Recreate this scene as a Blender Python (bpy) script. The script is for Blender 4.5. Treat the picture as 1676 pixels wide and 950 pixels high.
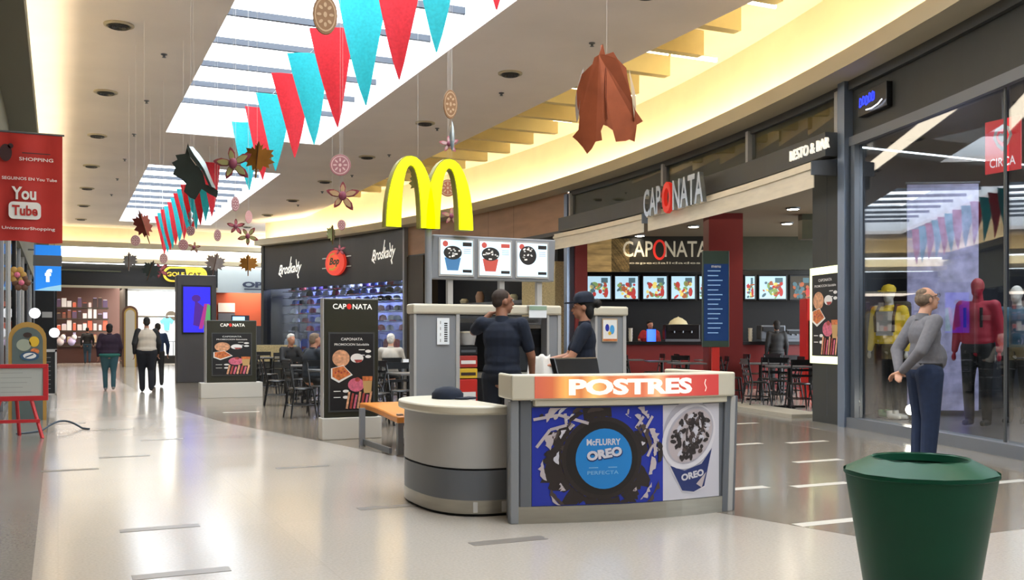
import bpy, math, random
from mathutils import Vector, Matrix
PI = math.pi
random.seed(7)
for o in list(bpy.data.objects): bpy.data.objects.remove(o)
SC = bpy.context.scene
COL = SC.collection
# ---------------------------------------------------------------- camera, world, exposure
CAMH = 1.27
TH = math.atan((838 - 95) / 1607)
ST, CT = math.sin(TH), math.cos(TH)
cd = bpy.data.cameras.new('camera'); cam = bpy.data.objects.new('camera', cd); COL.objects.link(cam)
cam.location = (0, 0, CAMH); cam.rotation_euler = (PI / 2, 0, -TH)
cd.sensor_width = 36; cd.lens = 36 * 1607 / 1676; cd.shift_y = (552 - 475) / 1676; cd.clip_end = 300
SC.camera = cam
SC.view_settings.view_transform = 'Standard'; SC.view_settings.look = 'None'
SC.view_settings.exposure = 0.6; SC.view_settings.gamma = 1
SC.view_settings.use_curve_mapping = False
wd = bpy.data.worlds.new('sky'); SC.world = wd; wd.use_nodes = True
wd.node_tree.nodes['Background'].inputs[0].default_value = (0.86, 0.93, 1, 1)
wd.node_tree.nodes['Background'].inputs[1].default_value = 5.5
def area(name, loc, size, power, color=(1, 1, 1), rot=(0, 0, 0), portal=False, spread=PI):
    l = bpy.data.lights.new(name, 'AREA'); l.shape = 'RECTANGLE'; l.size, l.size_y = size
    l.energy = power; l.color = color; l.spread = spread
    if portal: l.cycles.is_portal = True
    o = bpy.data.objects.new(name, l); COL.objects.link(o); o.location = loc; o.rotation_euler = rot
    return o
WARM = (1, .74, .42)
# skylight portals (real openings), shop and cafe ceiling lighting
area('skylight_portal', (3.88, 9.9, 6.9), (3.4, 26), 1, portal=True)
area('skylight_portal', (3.88, 34.3, 6.9), (3.4, 13.7), 1, portal=True)
area('cafe_ceiling_light', (13.5, 17.5, 3.7), (3, 5), 14, (1, .8, .55))
area('clothes_shop_light', (11.5, 6, 3.9), (2.0, 7), 240, (.9, .93, 1))
area('toy_shop_light', (10.4, 37, 3.6), (1.0, 7), 900, (.7, .75, 1), rot=(0, 0, .3))
area('far_shop_light', (1.5, 50, 3.5), (4, 4), 170, (1, .85, .7))
area('white_shop_light', (4.6, 49.5, 3.5), (2, 3), 230, (1, .97, .9))
area('corner_shop_light', (8.6, 49, 3.5), (2, 3), 110, (1, .8, .6))
area('concourse_fill', (1.0, 12, 5.72), (.4, 24), 60, (1, .86, .66))  # added fill lamp along the left ceiling, no fixture there
area('concourse_fill', (7.3, 12, 5.72), (.4, 24), 110, (1, .86, .66))  # matching added fill on the right, brightens floor and ceiling

# ---------------------------------------------------------------- coordinate helpers
def W(u, v, Z=0.0):                       # point at height Z seen at a pixel of the photograph
    d = (CAMH - Z) * 1607 / (v - 552); r = (u - 838) / 1607 * d
    return Vector((r * CT + d * ST, -r * ST + d * CT, Z))
def WD(u, v, d):                          # point at depth d
    r = (u - 838) / 1607 * d
    return Vector((r * CT + d * ST, -r * ST + d * CT, CAMH + (552 - v) / 1607 * d))
def UX(u, Y):                             # world x on plane Y
    q = (u - 838) / 1607
    return Y * (q * CT + ST) / (CT - q * ST)
CX, CY, RR = -32.1265, 21.2114, 43.6069   # the curved row of shops on the right is an arc
def FX(Y, off=0.0):
    return CX + math.sqrt((RR - off) ** 2 - (Y - CY) ** 2)
def FP(Y, off=0.0, z=0.0):                # off > 0 is towards the concourse
    a = math.asin((Y - CY) / RR)
    return Vector((CX + (RR - off) * math.cos(a), CY + (RR - off) * math.sin(a), z))
def FA(Y): return math.asin((Y - CY) / RR)

# ---------------------------------------------------------------- materials
def lin(h):
    if isinstance(h, str):
        h = [int(h[i:i + 2], 16) / 255 for i in (0, 2, 4)]
    return tuple(c / 12.92 if c <= .04045 else ((c + .055) / 1.055) ** 2.4 for c in h) + (1,)
MATS = {}
def mat(name, col, rough=.5, metal=0, emit=0, noise=0, nscale=8, bump=0, spec=.5, ecol=None, stretch=None):
    if name in MATS: return MATS[name]
    m = bpy.data.materials.new(name); m.use_nodes = True; MATS[name] = m
    nt = m.node_tree; b = nt.nodes['Principled BSDF']; c = lin(col)
    b.inputs['Base Color'].default_value = c; b.inputs['Roughness'].default_value = rough
    b.inputs['Metallic'].default_value = metal; b.inputs['Specular IOR Level'].default_value = spec
    if emit:
        b.inputs['Emission Color'].default_value = lin(ecol) if ecol else c
        b.inputs['Emission Strength'].default_value = emit
    if noise or bump:
        tc = nt.nodes.new('ShaderNodeTexCoord'); n = nt.nodes.new('ShaderNodeTexNoise')
        n.inputs['Scale'].default_value = nscale; n.inputs['Detail'].default_value = 4
        mp = nt.nodes.new('ShaderNodeMapping')
        if stretch: mp.inputs['Scale'].default_value = stretch
        nt.links.new(tc.outputs['Object'], mp.inputs[0]); nt.links.new(mp.outputs[0], n.inputs['Vector'])
        if noise:
            r = nt.nodes.new('ShaderNodeValToRGB'); r.color_ramp.elements[0].position = .3; r.color_ramp.elements[1].position = .7
            r.color_ramp.elements[0].color = tuple(x * (1 - noise) for x in c[:3]) + (1,)
            r.color_ramp.elements[1].color = tuple(min(1, x * (1 + noise)) for x in c[:3]) + (1,)
            nt.links.new(n.outputs['Fac'], r.inputs[0]); nt.links.new(r.outputs[0], b.inputs['Base Color'])
            if emit: nt.links.new(r.outputs[0], b.inputs['Emission Color'])
        if bump:
            bp = nt.nodes.new('ShaderNodeBump'); bp.inputs['Strength'].default_value = bump; bp.inputs['Distance'].default_value = .01
            nt.links.new(n.outputs['Fac'], bp.inputs['Height']); nt.links.new(bp.outputs[0], b.inputs['Normal'])
    return m
def glass_mat(name, tint, refl):
    m = bpy.data.materials.new(name); m.use_nodes = True; MATS[name] = m; nt = m.node_tree
    nt.nodes.remove(nt.nodes['Principled BSDF']); out = nt.nodes['Material Output']
    t = nt.nodes.new('ShaderNodeBsdfTransparent'); t.inputs[0].default_value = lin(tint)
    g = nt.nodes.new('ShaderNodeBsdfGlossy'); g.inputs['Roughness'].default_value = .015
    lw = nt.nodes.new('ShaderNodeLayerWeight'); lw.inputs['Blend'].default_value = .5
    pw = nt.nodes.new('ShaderNodeMath'); pw.operation = 'POWER'; pw.inputs[1].default_value = 5
    m2 = nt.nodes.new('ShaderNodeMath'); m2.operation = 'MULTIPLY'; m2.inputs[1].default_value = refl * 3
    nt.links.new(lw.outputs['Facing'], pw.inputs[0]); nt.links.new(pw.outputs[0], m2.inputs[0])
    ma = nt.nodes.new('ShaderNodeMath'); ma.operation = 'ADD'; ma.inputs[1].default_value = refl; ma.use_clamp = True
    mx = nt.nodes.new('ShaderNodeMixShader')
    nt.links.new(m2.outputs[0], ma.inputs[0]); nt.links.new(ma.outputs[0], mx.inputs[0])
    nt.links.new(t.outputs[0], mx.inputs[1]); nt.links.new(g.outputs[0], mx.inputs[2]); nt.links.new(mx.outputs[0], out.inputs[0])
    return m
def floor_mat(name, c1, c2, rough, tile=(1.35, 1.35), joint=.93):
    m = bpy.data.materials.new(name); m.use_nodes = True; MATS[name] = m; nt = m.node_tree; b = nt.nodes['Principled BSDF']
    tc = nt.nodes.new('ShaderNodeTexCoord'); n = nt.nodes.new('ShaderNodeTexNoise'); n.inputs['Scale'].default_value = 60
    n2 = nt.nodes.new('ShaderNodeTexNoise'); n2.inputs['Scale'].default_value = .5
    r = nt.nodes.new('ShaderNodeValToRGB'); r.color_ramp.elements[0].position = .35; r.color_ramp.elements[1].position = .65
    r.color_ramp.elements[0].color = lin(c1); r.color_ramp.elements[1].color = lin(c2)
    br = nt.nodes.new('ShaderNodeTexBrick'); br.offset = 0
    br.inputs['Color1'].default_value = (1, 1, 1, 1); br.inputs['Color2'].default_value = (.965, .965, .965, 1)
    br.inputs['Mortar'].default_value = (joint, joint, joint, 1); br.inputs['Scale'].default_value = 1
    br.inputs['Brick Width'].default_value = tile[0]; br.inputs['Row Height'].default_value = tile[1]; br.inputs['Mortar Size'].default_value = .004
    mu = nt.nodes.new('ShaderNodeMixRGB'); mu.blend_type = 'MULTIPLY'; mu.inputs[0].default_value = 1
    ad = nt.nodes.new('ShaderNodeMath'); ad.operation = 'MULTIPLY_ADD'; ad.inputs[1].default_value = .12; ad.inputs[2].default_value = rough - .06
    nt.links.new(tc.outputs['Object'], n.inputs[0]); nt.links.new(tc.outputs['Object'], n2.inputs[0]); nt.links.new(tc.outputs['Object'], br.inputs[0])
    nt.links.new(n.outputs[0], r.inputs[0]); nt.links.new(r.outputs[0], mu.inputs[1]); nt.links.new(br.outputs[0], mu.inputs[2])
    nt.links.new(mu.outputs[0], b.inputs['Base Color']); nt.links.new(n2.outputs[0], ad.inputs[0]); nt.links.new(ad.outputs[0], b.inputs['Roughness'])
    b.inputs['Specular IOR Level'].default_value = .6
    return m
M = dict(
    light_floor=floor_mat('cream_terrazzo', 'a9a197', 'b3aba0', .17),
    dark_floor=floor_mat('taupe_terrazzo', '776d60', '877c6e', .15),
    grey_floor=floor_mat('grey_terrazzo', '7b766f', '8a857d', .17),
    ceil=mat('ceiling_paint', 'ebe2dc', .9, noise=.05, nscale=.6),
    cream=mat('cream_paint', 'ede2c6', .8, noise=.03, nscale=2),
    lip=mat('cove_paint', 'b8ae96', .7),
    beam=mat('beam_paint', 'd8c894', .8, noise=.04, nscale=3),
    white=mat('white_paint', 'e8ecef', .7),
    shaft=mat('skylight_shaft', 'f2f4f6', .8),
    steel=mat('grey_steel', '6c7076', .4, .6),
    steelb=mat('bluish_steel', '7e8a9c', .35, .7),
    frame=mat('dark_grey_frame', '4a4b4b', .45, .3),
    panel=mat('charcoal_panel', '2b2c29', .5, noise=.08, nscale=3),
    olive=mat('olive_panel', '3a3b2c', .35, noise=.1),
    bulk=mat('bulkhead_paint', '6d6a58', .8),
    black=mat('black_gloss', '0c0c0e', .3), blackm=mat('black_matte', '111113', .7),
    wood=mat('warm_veneer', 'a98264', .5, noise=.12, nscale=2.5, stretch=(.4, .4, 2)),
    tube=mat('fluorescent_tube', 'fff4d8', emit=9, ecol='fff0cc'),
    cove=mat('cove_lamp', 'ffe9b8', emit=20, ecol='ffecc8'),
    covew=mat('cove_lamp_pale', 'fff0c8', emit=6.5, ecol='ffeabc'),
    spot=mat('downlight_lens', 'fff6e0', emit=28, ecol='fff0d8'),
    pane=glass_mat('shop_glass', 'e6eaec', .13), sky=glass_mat('skylight_glass', 'ffffff', 0),
    kcream=mat('kiosk_cream', 'c8c1ae', .35), kgrey=mat('kiosk_grey', '85878b', .4),
    kpanel=mat('kiosk_light_grey', 'aba9a6', .4), kdark=mat('kiosk_dark_grey', '63666b', .4),
    kkick=mat('brushed_steel', 'a9a498', .3, .7, noise=.06, nscale=4, stretch=(1, 1, 8)),
    red=mat('dark_red_paint', '6a100c', .5), bred=mat('bright_red', 'c42a22', .45),
    navy=mat('navy_cloth', '121a2b', .9, noise=.2, nscale=20),
    inlay=mat('dark_inlay', '7d7770', .3), winlay=mat('white_inlay', 'c9c4ba', .3),
)
# ---------------------------------------------------------------- mesh builder
class MB:
    def __init__(s): s.v = []; s.f = []; s.mi = []; s.sm = []; s.mats = []
    def m(s, name):
        k = M[name] if isinstance(name, str) else name
        if k not in s.mats: s.mats.append(k)
        return s.mats.index(k)
    def add(s, vs, fs, m, smooth=False, mtx=None):
        b = len(s.v); i = s.m(m)
        s.v += [(mtx @ Vector(v)) if mtx else Vector(v) for v in vs]
        for f in fs: s.f.append([b + k for k in f]); s.mi.append(i); s.sm.append(smooth)
        return s
    def box(s, x0, x1, y0, y1, z0, z1, m, mtx=None):
        vs = [(x, y, z) for z in (z0, z1) for x, y in ((x0, y0), (x1, y0), (x1, y1), (x0, y1))]
        return s.add(vs, [(3, 2, 1, 0), (4, 5, 6, 7), (0, 1, 5, 4), (1, 2, 6, 5), (2, 3, 7, 6), (3, 0, 4, 7)], m, mtx=mtx)
    def prism(s, pts, z0, z1, m, mtx=None, smooth=False):       # outline in xy, extruded in z
        n = len(pts)
        if sum(pts[i][0] * pts[(i + 1) % n][1] - pts[(i + 1) % n][0] * pts[i][1] for i in range(n)) < 0: pts = pts[::-1]
        vs = [(x, y, z0) for x, y in pts] + [(x, y, z1) for x, y in pts]
        fs = [tuple(range(n))[::-1], tuple(range(n, 2 * n))] + [(i, (i + 1) % n, n + (i + 1) % n, n + i) for i in range(n)]
        return s.add(vs, fs, m, smooth, mtx)
    def slab(s, pts, y0, y1, m, mtx=None, smooth=False):        # outline in xz, thickness along y
        R = Matrix(((1, 0, 0, 0), (0, 0, -1, 0), (0, 1, 0, 0), (0, 0, 0, 1)))
        return s.prism(pts, -y1, -y0, m, (mtx @ R) if mtx else R, smooth)
    def cyl(s, p0, p1, r0, r1=None, m='steel', n=12, caps=True, mtx=None):
        r1 = r0 if r1 is None else r1; p0 = Vector(p0); p1 = Vector(p1); d = (p1 - p0).normalized()
        a = d.orthogonal().normalized(); b = d.cross(a)
        vs = [p + (a * math.cos(2 * PI * i / n) + b * math.sin(2 * PI * i / n)) * r for p, r in ((p0, r0), (p1, r1)) for i in range(n)]
        fs = [(i, (i + 1) % n, n + (i + 1) % n, n + i) for i in range(n)]
        s.add(vs, fs, m, True, mtx)
        if caps: s.add(vs, [tuple(range(n))[::-1], tuple(range(n, 2 * n))], m, False, mtx)
        return s
    def tube(s, pts, r, m, n=6):
        for a, b in zip(pts, pts[1:]): s.cyl(a, b, r, m=m, n=n)
        return s
    def lathe(s, prof, m, n=24, c=(0, 0, 0), sx=1, sy=1, mtx=None, smooth=True):
        vs = [(c[0] + r * sx * math.cos(2 * PI * i / n), c[1] + r * sy * math.sin(2 * PI * i / n), c[2] + z) for r, z in prof for i in range(n)]
        fs = [(k * n + i, k * n + (i + 1) % n, (k + 1) * n + (i + 1) % n, (k + 1) * n + i) for k in range(len(prof) - 1) for i in range(n)]
        return s.add(vs, fs, m, smooth, mtx)
    def ball(s, c, r, m, n=12, mtx=None):
        if not hasattr(r, '__len__'): r = (r, r, r)
        prof = [(math.sin(PI * k / 8) + 1e-5, -math.cos(PI * k / 8)) for k in range(9)]
        T = Matrix.Translation(c) @ Matrix.Diagonal((*r, 1))
        return s.lathe(prof, m, n, mtx=(mtx @ T) if mtx else T)
    def sweep(s, y0, y1, sec, m, n=None, smooth=False):         # closed section (off, z) swept along the shop arc
        n = n or max(1, int(abs(y1 - y0) / 1.2)); k = len(sec)
        if sum(sec[i][0] * sec[(i + 1) % k][1] - sec[(i + 1) % k][0] * sec[i][1] for i in range(k)) < 0: sec = sec[::-1]
        vs = [FP(y0 + (y1 - y0) * i / n, o, z) for i in range(n + 1) for o, z in sec]
        fs = [(i * k + j, (i + 1) * k + j, (i + 1) * k + (j + 1) % k, i * k + (j + 1) % k) for i in range(n) for j in range(k)]
        fs += [tuple(range(k)), tuple(n * k + j for j in range(k))[::-1]]
        return s.add(vs, fs, m, smooth)
    def build(s, name, parent=None, bevel=0, kind=None, label=None, loc=None, origin=False):
        me = bpy.data.meshes.new(name); vv = s.v
        off = Vector((0, 0, 0))
        if origin and vv:
            xs = [v[0] for v in vv]; ys = [v[1] for v in vv]; zs = [v[2] for v in vv]
            off = Vector(((min(xs) + max(xs)) / 2, (min(ys) + max(ys)) / 2, min(zs)))
        me.from_pydata([tuple(v - off) for v in vv], [], s.f)
        for k in s.mats: me.materials.append(k)
        me.polygons.foreach_set('material_index', s.mi); me.polygons.foreach_set('use_smooth', s.sm)
        me.update()
        if any(s.sm): me.set_sharp_from_angle(angle=math.radians(42))
        o = bpy.data.objects.new(name, me); COL.objects.link(o)
        o.location = off
        if parent: o.parent = parent
        if bevel:
            b = o.modifiers.new('bevel', 'BEVEL'); b.width = bevel; b.segments = 2; b.limit_method = 'ANGLE'
        if kind: o['kind'] = kind
        if label: o['label'] = label
        if loc: o.location = loc
        return o
def thing(name, label, cat, loc=(0, 0, 0), rz=0, group=None):
    o = bpy.data.objects.new(name, None); COL.objects.link(o); o.empty_display_size = .1
    o.location = loc; o.rotation_euler = (0, 0, rz); o['label'] = label; o['category'] = cat
    if group: o['group'] = group
    return o
def tag(o, label, cat, group=None, kind=None):
    o['label'] = label; o['category'] = cat
    if group: o['group'] = group
    if kind: o['kind'] = kind
    return o
def copy_tree(o, parent=None):
    c = o.copy(); COL.objects.link(c)
    if parent: c.parent = parent
    for ch in list(o.children): copy_tree(ch, c)
    return c
_tc = {}
def textmesh(s, bold=0.0):
    if (s, bold) in _tc: return _tc[(s, bold)]
    c = bpy.data.curves.new('t', 'FONT'); c.body = s; c.size = 1; c.offset = bold; c.resolution_u = 3
    o = bpy.data.objects.new('t', c); COL.objects.link(o); bpy.context.view_layer.update()
    dg = bpy.context.evaluated_depsgraph_get(); me = o.evaluated_get(dg).to_mesh()
    vs = [(v.co.x, v.co.y) for v in me.vertices]; fs = [tuple(p.vertices) for p in me.polygons]
    o.evaluated_get(dg).to_mesh_clear(); bpy.data.objects.remove(o); bpy.data.curves.remove(c)
    xs = [v[0] for v in vs]; ys = [v[1] for v in vs]
    r = (vs, fs, min(xs), max(xs), min(ys), max(ys)); _tc[(s, bold)] = r
    return r
class Flat:
    """flat print or lettering laid out in x,z on a surface facing -y; layers step out by 1.5 mm"""
    def __init__(s, step=.0015): s.b = MB(); s.step = step; s.fn = lambda x, z, y: (x, y, z)
    def put(s, vs, fs, m, layer): s.b.add([s.fn(x, z, -layer * s.step) for x, z in vs], fs, m)
    def poly(s, pts, m, layer=1):
        n = len(pts)
        if sum(pts[i][0] * pts[(i + 1) % n][1] - pts[(i + 1) % n][0] * pts[i][1] for i in range(n)) < 0: pts = pts[::-1]
        s.put(pts, [tuple(range(n))], m, layer)
    def rect(s, x0, x1, z0, z1, m, layer=1, nx=1):
        vs = [(x0 + (x1 - x0) * i / nx, z) for i in range(nx + 1) for z in (z0, z1)]
        s.put(vs, [(2 * i, 2 * i + 2, 2 * i + 3, 2 * i + 1) for i in range(nx)], m, layer)
    def disc(s, cx, cz, rx, rz, m, layer=1, n=28, rings=1, rot=0, r0=0):
        vs = []; fs = []
        c, q = math.cos(rot), math.sin(rot)
        for k in range(rings + 1):
            f = r0 + (1 - r0) * k / rings
            if k == 0 and r0 == 0: f = 1e-4
            for i in range(n):
                x, z = rx * f * math.cos(2 * PI * i / n), rz * f * math.sin(2 * PI * i / n)
                vs.append((cx + x * c - z * q, cz + x * q + z * c))
        for k in range(rings):
            for i in range(n): fs.append((k * n + i, (k + 1) * n + i, (k + 1) * n + (i + 1) % n, k * n + (i + 1) % n))
        s.put(vs, fs, m, layer)
    def line(s, pts, w, m, layer=1):
        for (x0, z0), (x1, z1) in zip(pts, pts[1:]):
            L = math.hypot(x1 - x0, z1 - z0) or 1; nx, nz = -(z1 - z0) / L * w / 2, (x1 - x0) / L * w / 2
            s.poly([(x0 + nx, z0 + nz), (x1 + nx, z1 + nz), (x1 - nx, z1 - nz), (x0 - nx, z0 - nz)], m, layer)
    def text(s, t, cx, cz, h, m, layer=2, w=None, shear=0, bold=.01, rot=0):
        vs, fs, x0, x1, y0, y1 = textmesh(t, bold)
        sc = h / (y1 - y0); sx = (w / (x1 - x0)) if w else sc; c, q = math.cos(rot), math.sin(rot)
        o = []
        for x, y in vs:
            Y = (y - (y0 + y1) / 2) * sc; X = (x - (x0 + x1) / 2) * sx + shear * Y
            o.append((cx + X * c - Y * q, cz + X * q + Y * c))
        s.put(o, fs, m, layer)
    def build(s, name, parent=None, thick=0, **k):
        return s.b.build(name, parent, **k)
def text3d(name, t, h, depth, m, parent=None, w=None, bold=.01, shear=0, loc=(0, 0, 0), split=None):
    """raised lettering facing -y, centred on x, from z=0"""
    vs, fs, x0, x1, y0, y1 = textmesh(t, bold); sc = h / (y1 - y0); sx = (w / (x1 - x0)) if w else sc
    P = [((x - (x0 + x1) / 2) * sx + shear * y * sc, (y - y0) * sc) for x, y in vs]; n = len(P)
    cnt = {}
    for f in fs:
        for i in range(len(f)):
            e = (f[i], f[(i + 1) % len(f)]); cnt[frozenset(e)] = cnt.get(frozenset(e), []) + [e]
    V = [(loc[0] + x, loc[1] - depth, loc[2] + z) for x, z in P] + [(loc[0] + x, loc[1], loc[2] + z) for x, z in P]
    F = list(fs) + [tuple(k + n for k in f[::-1]) for f in fs]
    for e in cnt.values():
        if len(e) == 1: a, b = e[0]; F.append((b, a, a + n, b + n))
    b = MB(); b.add(V, F, m); return b.build(name, parent)
def struct(b, name, **k): return b.build(name, kind='structure', **k)

# ---------------------------------------------------------------- floor
b = MB(); b.box(-6, 22, -8, 62, -.12, 0, 'light_floor'); floor = struct(b, 'floor')
edge = [W(250, 652), W(292, 671), W(376, 694), W(518, 721), W(677, 753), W(900, 795), W(1151, 836), W(1237, 850), W(1404, 879)]
# dark zone, bounded by a sweeping curve and a straight line near the camera
pts = [(1.6, 47)] + [(1.62, 30), (1.68, 25)] + [(p.x, p.y) for p in edge] + [(4.75, 4.47), (FX(4.47), 4.47)]
arc = [(FX(y, .62), y) for y in (4.47, 7, 9.5, 12, 15, 18, 21.4, 25, 30, 35, 39.5)]
b = MB(); b.prism(pts[:-1] + arc + [(8.4, 47)], 0.0, .0015, 'dark_floor'); b.build('dark_terrazzo', floor)
b = MB(); b.prism([(-1, -8), (-.125, -8), (-.125, 42), (-1, 42)], 0, .0012, 'grey_floor'); b.build('border_strip', floor)
b = MB(); b.sweep(-6, 39.5, [(-.2, 0), (.62, 0), (.62, .0012), (-.2, .0012)], 'grey_floor', 36); b.build('border_strip', floor)
dash_d = [(832, 886), (495, 765), (262, 865), (298, 939), (115, 770), (204, 748), (265, 720), (182, 704), (110, 694), (640, 830)]
dash_w = [(1212, 694), (1212, 728), (1207, 801), (1321, 724), (1339, 755), (1344, 794), (1361, 855), (1640, 790), (395, 675)]
for k, (u, v) in enumerate(dash_d + dash_w):
    p = W(u, v); wd_ = .25 if k < len(dash_d) else .3
    b = MB(); b.box(-wd_, wd_, -.055, .055, 0, .0022, 'inlay' if k < len(dash_d) else 'winlay'); b.build('floor_inlay', floor, loc=(p.x, p.y, 0))
for Y in range(-4, 40, 3):
    for X in (1.9, 3.1):
        if Y < 3: b = MB(); b.box(-.25, .25, -.055, .055, 0, .0022, 'inlay'); b.build('floor_inlay', floor, loc=(X, Y, 0))

# ---------------------------------------------------------------- ceiling with skylights
ZC = 5.8
b = MB()
for x0, x1, y0, y1 in ((-.75, 2.16, -8, 44), (5.6, 8.5, -8, 44), (2.16, 5.6, -8, -4), (2.16, 5.6, 22.9, 27.4), (2.16, 5.6, 41.2, 44)):
    b.box(x0, x1, y0, y1, ZC, ZC + .14, 'ceil')
ceiling = struct(b, 'ceiling')
b = MB()
for y0, y1 in ((-4, 22.9), (27.4, 41.2)):
    b.box(2.0, 2.16, y0 - .16, y1 + .16, ZC + .14, 7.0, 'shaft'); b.box(5.6, 5.76, y0 - .16, y1 + .16, ZC + .14, 7.0, 'shaft')
    b.box(2.16, 5.6, y0 - .16, y0, ZC + .14, 7.0, 'shaft'); b.box(2.16, 5.6, y1, y1 + .16, ZC + .14, 7.0, 'shaft')
b.build('skylight_shaft', ceiling)
Y = -3.0
while Y < 41:
    if Y < 22.5 or 28 < Y:
        b = MB(); b.box(2.16, 5.6, Y - .035, Y + .035, 6.17, 6.27, mat('beam_grey', '4c525c', .6)); b.build('skylight_beam', ceiling)
        b = MB(); b.box(2.7, 4.9, Y + .74, Y + .77, 6.78, 6.81, 'white'); b.build('glazing_bar', ceiling)
    Y += 1.53
for i, (y0, y1) in enumerate(((-4, 22.9), (27.4, 41.2))):
    b = MB(); b.box(2.16, 5.6, y0, y1, 6.93, 6.95, 'sky'); struct(b, 'window_%d' % (i + 1))
# raised side ceiling following the arc
b = MB(); b.prism([(8.36, 4.6), (8.36, 36.9)] + [(FX(y, -.25), y) for y in (36.9, 34, 31, 28, 25, 22, 19, 16, 13, 10, 7, 4.9)], 6.3, 6.42, 'cream'); b.build('raised_ceiling', ceiling)
b = MB(); b.box(8.36, 8.5, 4.6, 36.6, ZC + .14, 6.3, 'cream'); b.build('ceiling_riser', ceiling)
Y = 3.0
while Y < 36:
    x1 = FX(Y) - 1.15
    if x1 > 8.75:
        b = MB(); b.box(8.5, x1, Y - .09, Y + .09, 5.9, 6.3, 'beam'); b.build('ceiling_beam', ceiling)
    Y += 1.3
k = 0
for iq, (Y, xa, xb) in enumerate(((13.75, 8.7, 9.22), (13.75, 9.3, 10.2), (16.35, 8.7, 8.95), (16.35, 9.85, 10.2), (18.95, 9.75, 10.2), (11.15, 8.7, 9.3), (22.85, 8.8, 9.3))):
    b = MB(); b.cyl((0, 0, 0), (xb - xa, 0, 0), .03, m='tube', n=8); b.box(0, xb - xa, -.05, .05, .03, .07, 'white')
    tag(b.build('fluorescent_tube', loc=(xa, Y, 5.99)), 'lit white tube between the cream ceiling beams, ' + ('short one beside the longest tube', 'the longest one', 'left one of the second lit gap', 'right one of the second lit gap', 'in the third lit gap', 'nearest the camera', 'farthest from the camera')[iq], 'lamp', 'tubes between the ceiling beams')
# round air vents, two rows, and small sprinkler heads
NTH = ('nearest', 'second nearest', 'third nearest', 'fourth nearest', 'fifth nearest', 'sixth nearest', 'seventh nearest', 'farthest')
def vent_label(x, i): return 'dark round air vent, %s in the row %s of the skylights' % (NTH[i + 1], 'left' if x < 2 else 'right')
def vent(x, y):
    t = thing('ceiling_vent', vent_label(x, 0), 'vent', (x, y, ZC), 0, 'ceiling air vents')
    b = MB(); b.lathe([(.21, 0), (.21, -.02), (.17, -.03), (.15, -.01)], 'lip', 20); b.build('rim', t)
    for r in (.15, .1, .05):
        b = MB(); b.lathe([(r - .03, -.002), (r - .012, -.05), (r, -.045), (r - .01, -.002)], 'frame', 16); b.build('louvre', t)
    b = MB(); b.lathe([(.001, -.004), (.15, -.004)], 'black', 16); b.build('throat', t)
    return t
v0 = vent(.8, 15.3)
for x in (.8, 7.04):
    for i in range(-1, 7):
        if x == .8 and i == 0: continue
        c = copy_tree(v0); c.location = (x, 15.3 + 4.3 * i, ZC); c['label'] = vent_label(x, i)
for x in (1.54, 7.46):
    for i in range(7):
        b = MB(); b.lathe([(.05, 0), (.05, -.012), (.02, -.02), (.02, -.05), (.035, -.055), (.001, -.06)], 'steel', 10)
        tag(b.build('sprinkler', loc=(x, 13.2 + 3.4 * i, ZC)), 'small dark sprinkler head, %s in the row %s of the skylights' % (NTH[i], 'left' if x < 2 else 'right'), 'sprinkler', 'ceiling sprinklers')

# ---------------------------------------------------------------- right arc: cove ledge, fascia wall
b = MB()
b.sweep(1, 39.5, [(.5, 4.87), (.5, 5.1), (.44, 5.1), (.44, 4.95), (-.02, 4.95), (-.02, 4.87)], 'lip', 40); struct(b, 'trim_1')
b = MB(); b.sweep(1, 39.5, [(-.02, 4.95), (-.02, 6.35), (-.12, 6.35), (-.12, 4.95)], 'cream', 40); struct(b, 'wall_right')
b = MB(); b.sweep(1, 39.3, [(.3, 4.96), (.38, 4.96), (.38, 5.0), (.3, 5.0)], 'cove', 40)
tag(b.build('cove_lamp_strip'), 'long warm light strip hidden on the curved ledge at the right', 'lamp')
b = MB(); b.sweep(-6, 1, [(0, 4.87), (.5, 4.87), (.5, 6.3), (0, 6.3)], 'cream', 6); struct(b, 'trim_2')

# ---------------------------------------------------------------- left side
b = MB(); b.box(-.95, -.75, -8, 44, 4.87, ZC, 'cream'); b.box(-.95, -.75, -8, 12, 0, 4.87, 'panel'); b.box(-.95, -.75, 12, 47, 3.3, 4.87, 'bulk')
wl = struct(b, 'wall_left')
b = MB(); b.box(-.75, -.33, -8, 44, 4.85, 4.9, 'bulk'); b.box(-.37, -.33, -8, 44, 4.9, 5.12, 'bulk'); struct(b, 'trim_3')
b = MB(); b.box(-.55, -.47, -7, 43.5, 4.91, 4.95, 'cove'); tag(b.build('cove_lamp_strip'), 'long warm light strip hidden on the straight ledge at the left', 'lamp')
b = MB(); b.box(-3.2, -3.1, 12, 47, 0, 3.4, 'bulk'); b.box(-3.2, -.75, 12, 12.1, 0, 3.4, 'bulk'); b.box(-3.2, -.8, 12, 47, 3.35, 3.45, 'white'); struct(b, 'wall_left_back')
area('left_shop_light', (-2, 22, 3.3), (1.5, 16), 160, (.95, .97, 1))
Y = 12.2; n = 0
teal = mat('teal_glass_panel', '7fa59c', .25)
while Y < 45:
    b = MB(); b.box(-.86, -.78, Y - .07, Y + .07, 0, 3.3, ('kpanel', 'black', 'kgrey')[n % 3]); b.build('mullion', wl)
    b = MB(); b.box(-.83, -.82, Y + .07, Y + 2.53, .1, 3.3, 'pane'); struct(b, 'window_%d' % (n + 3))
    b = MB(); b.box(-.86, -.78, Y + .07, Y + 2.53, 0, .1, 'frame'); b.build('sill', wl)
    Y += 2.6; n += 1

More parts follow.
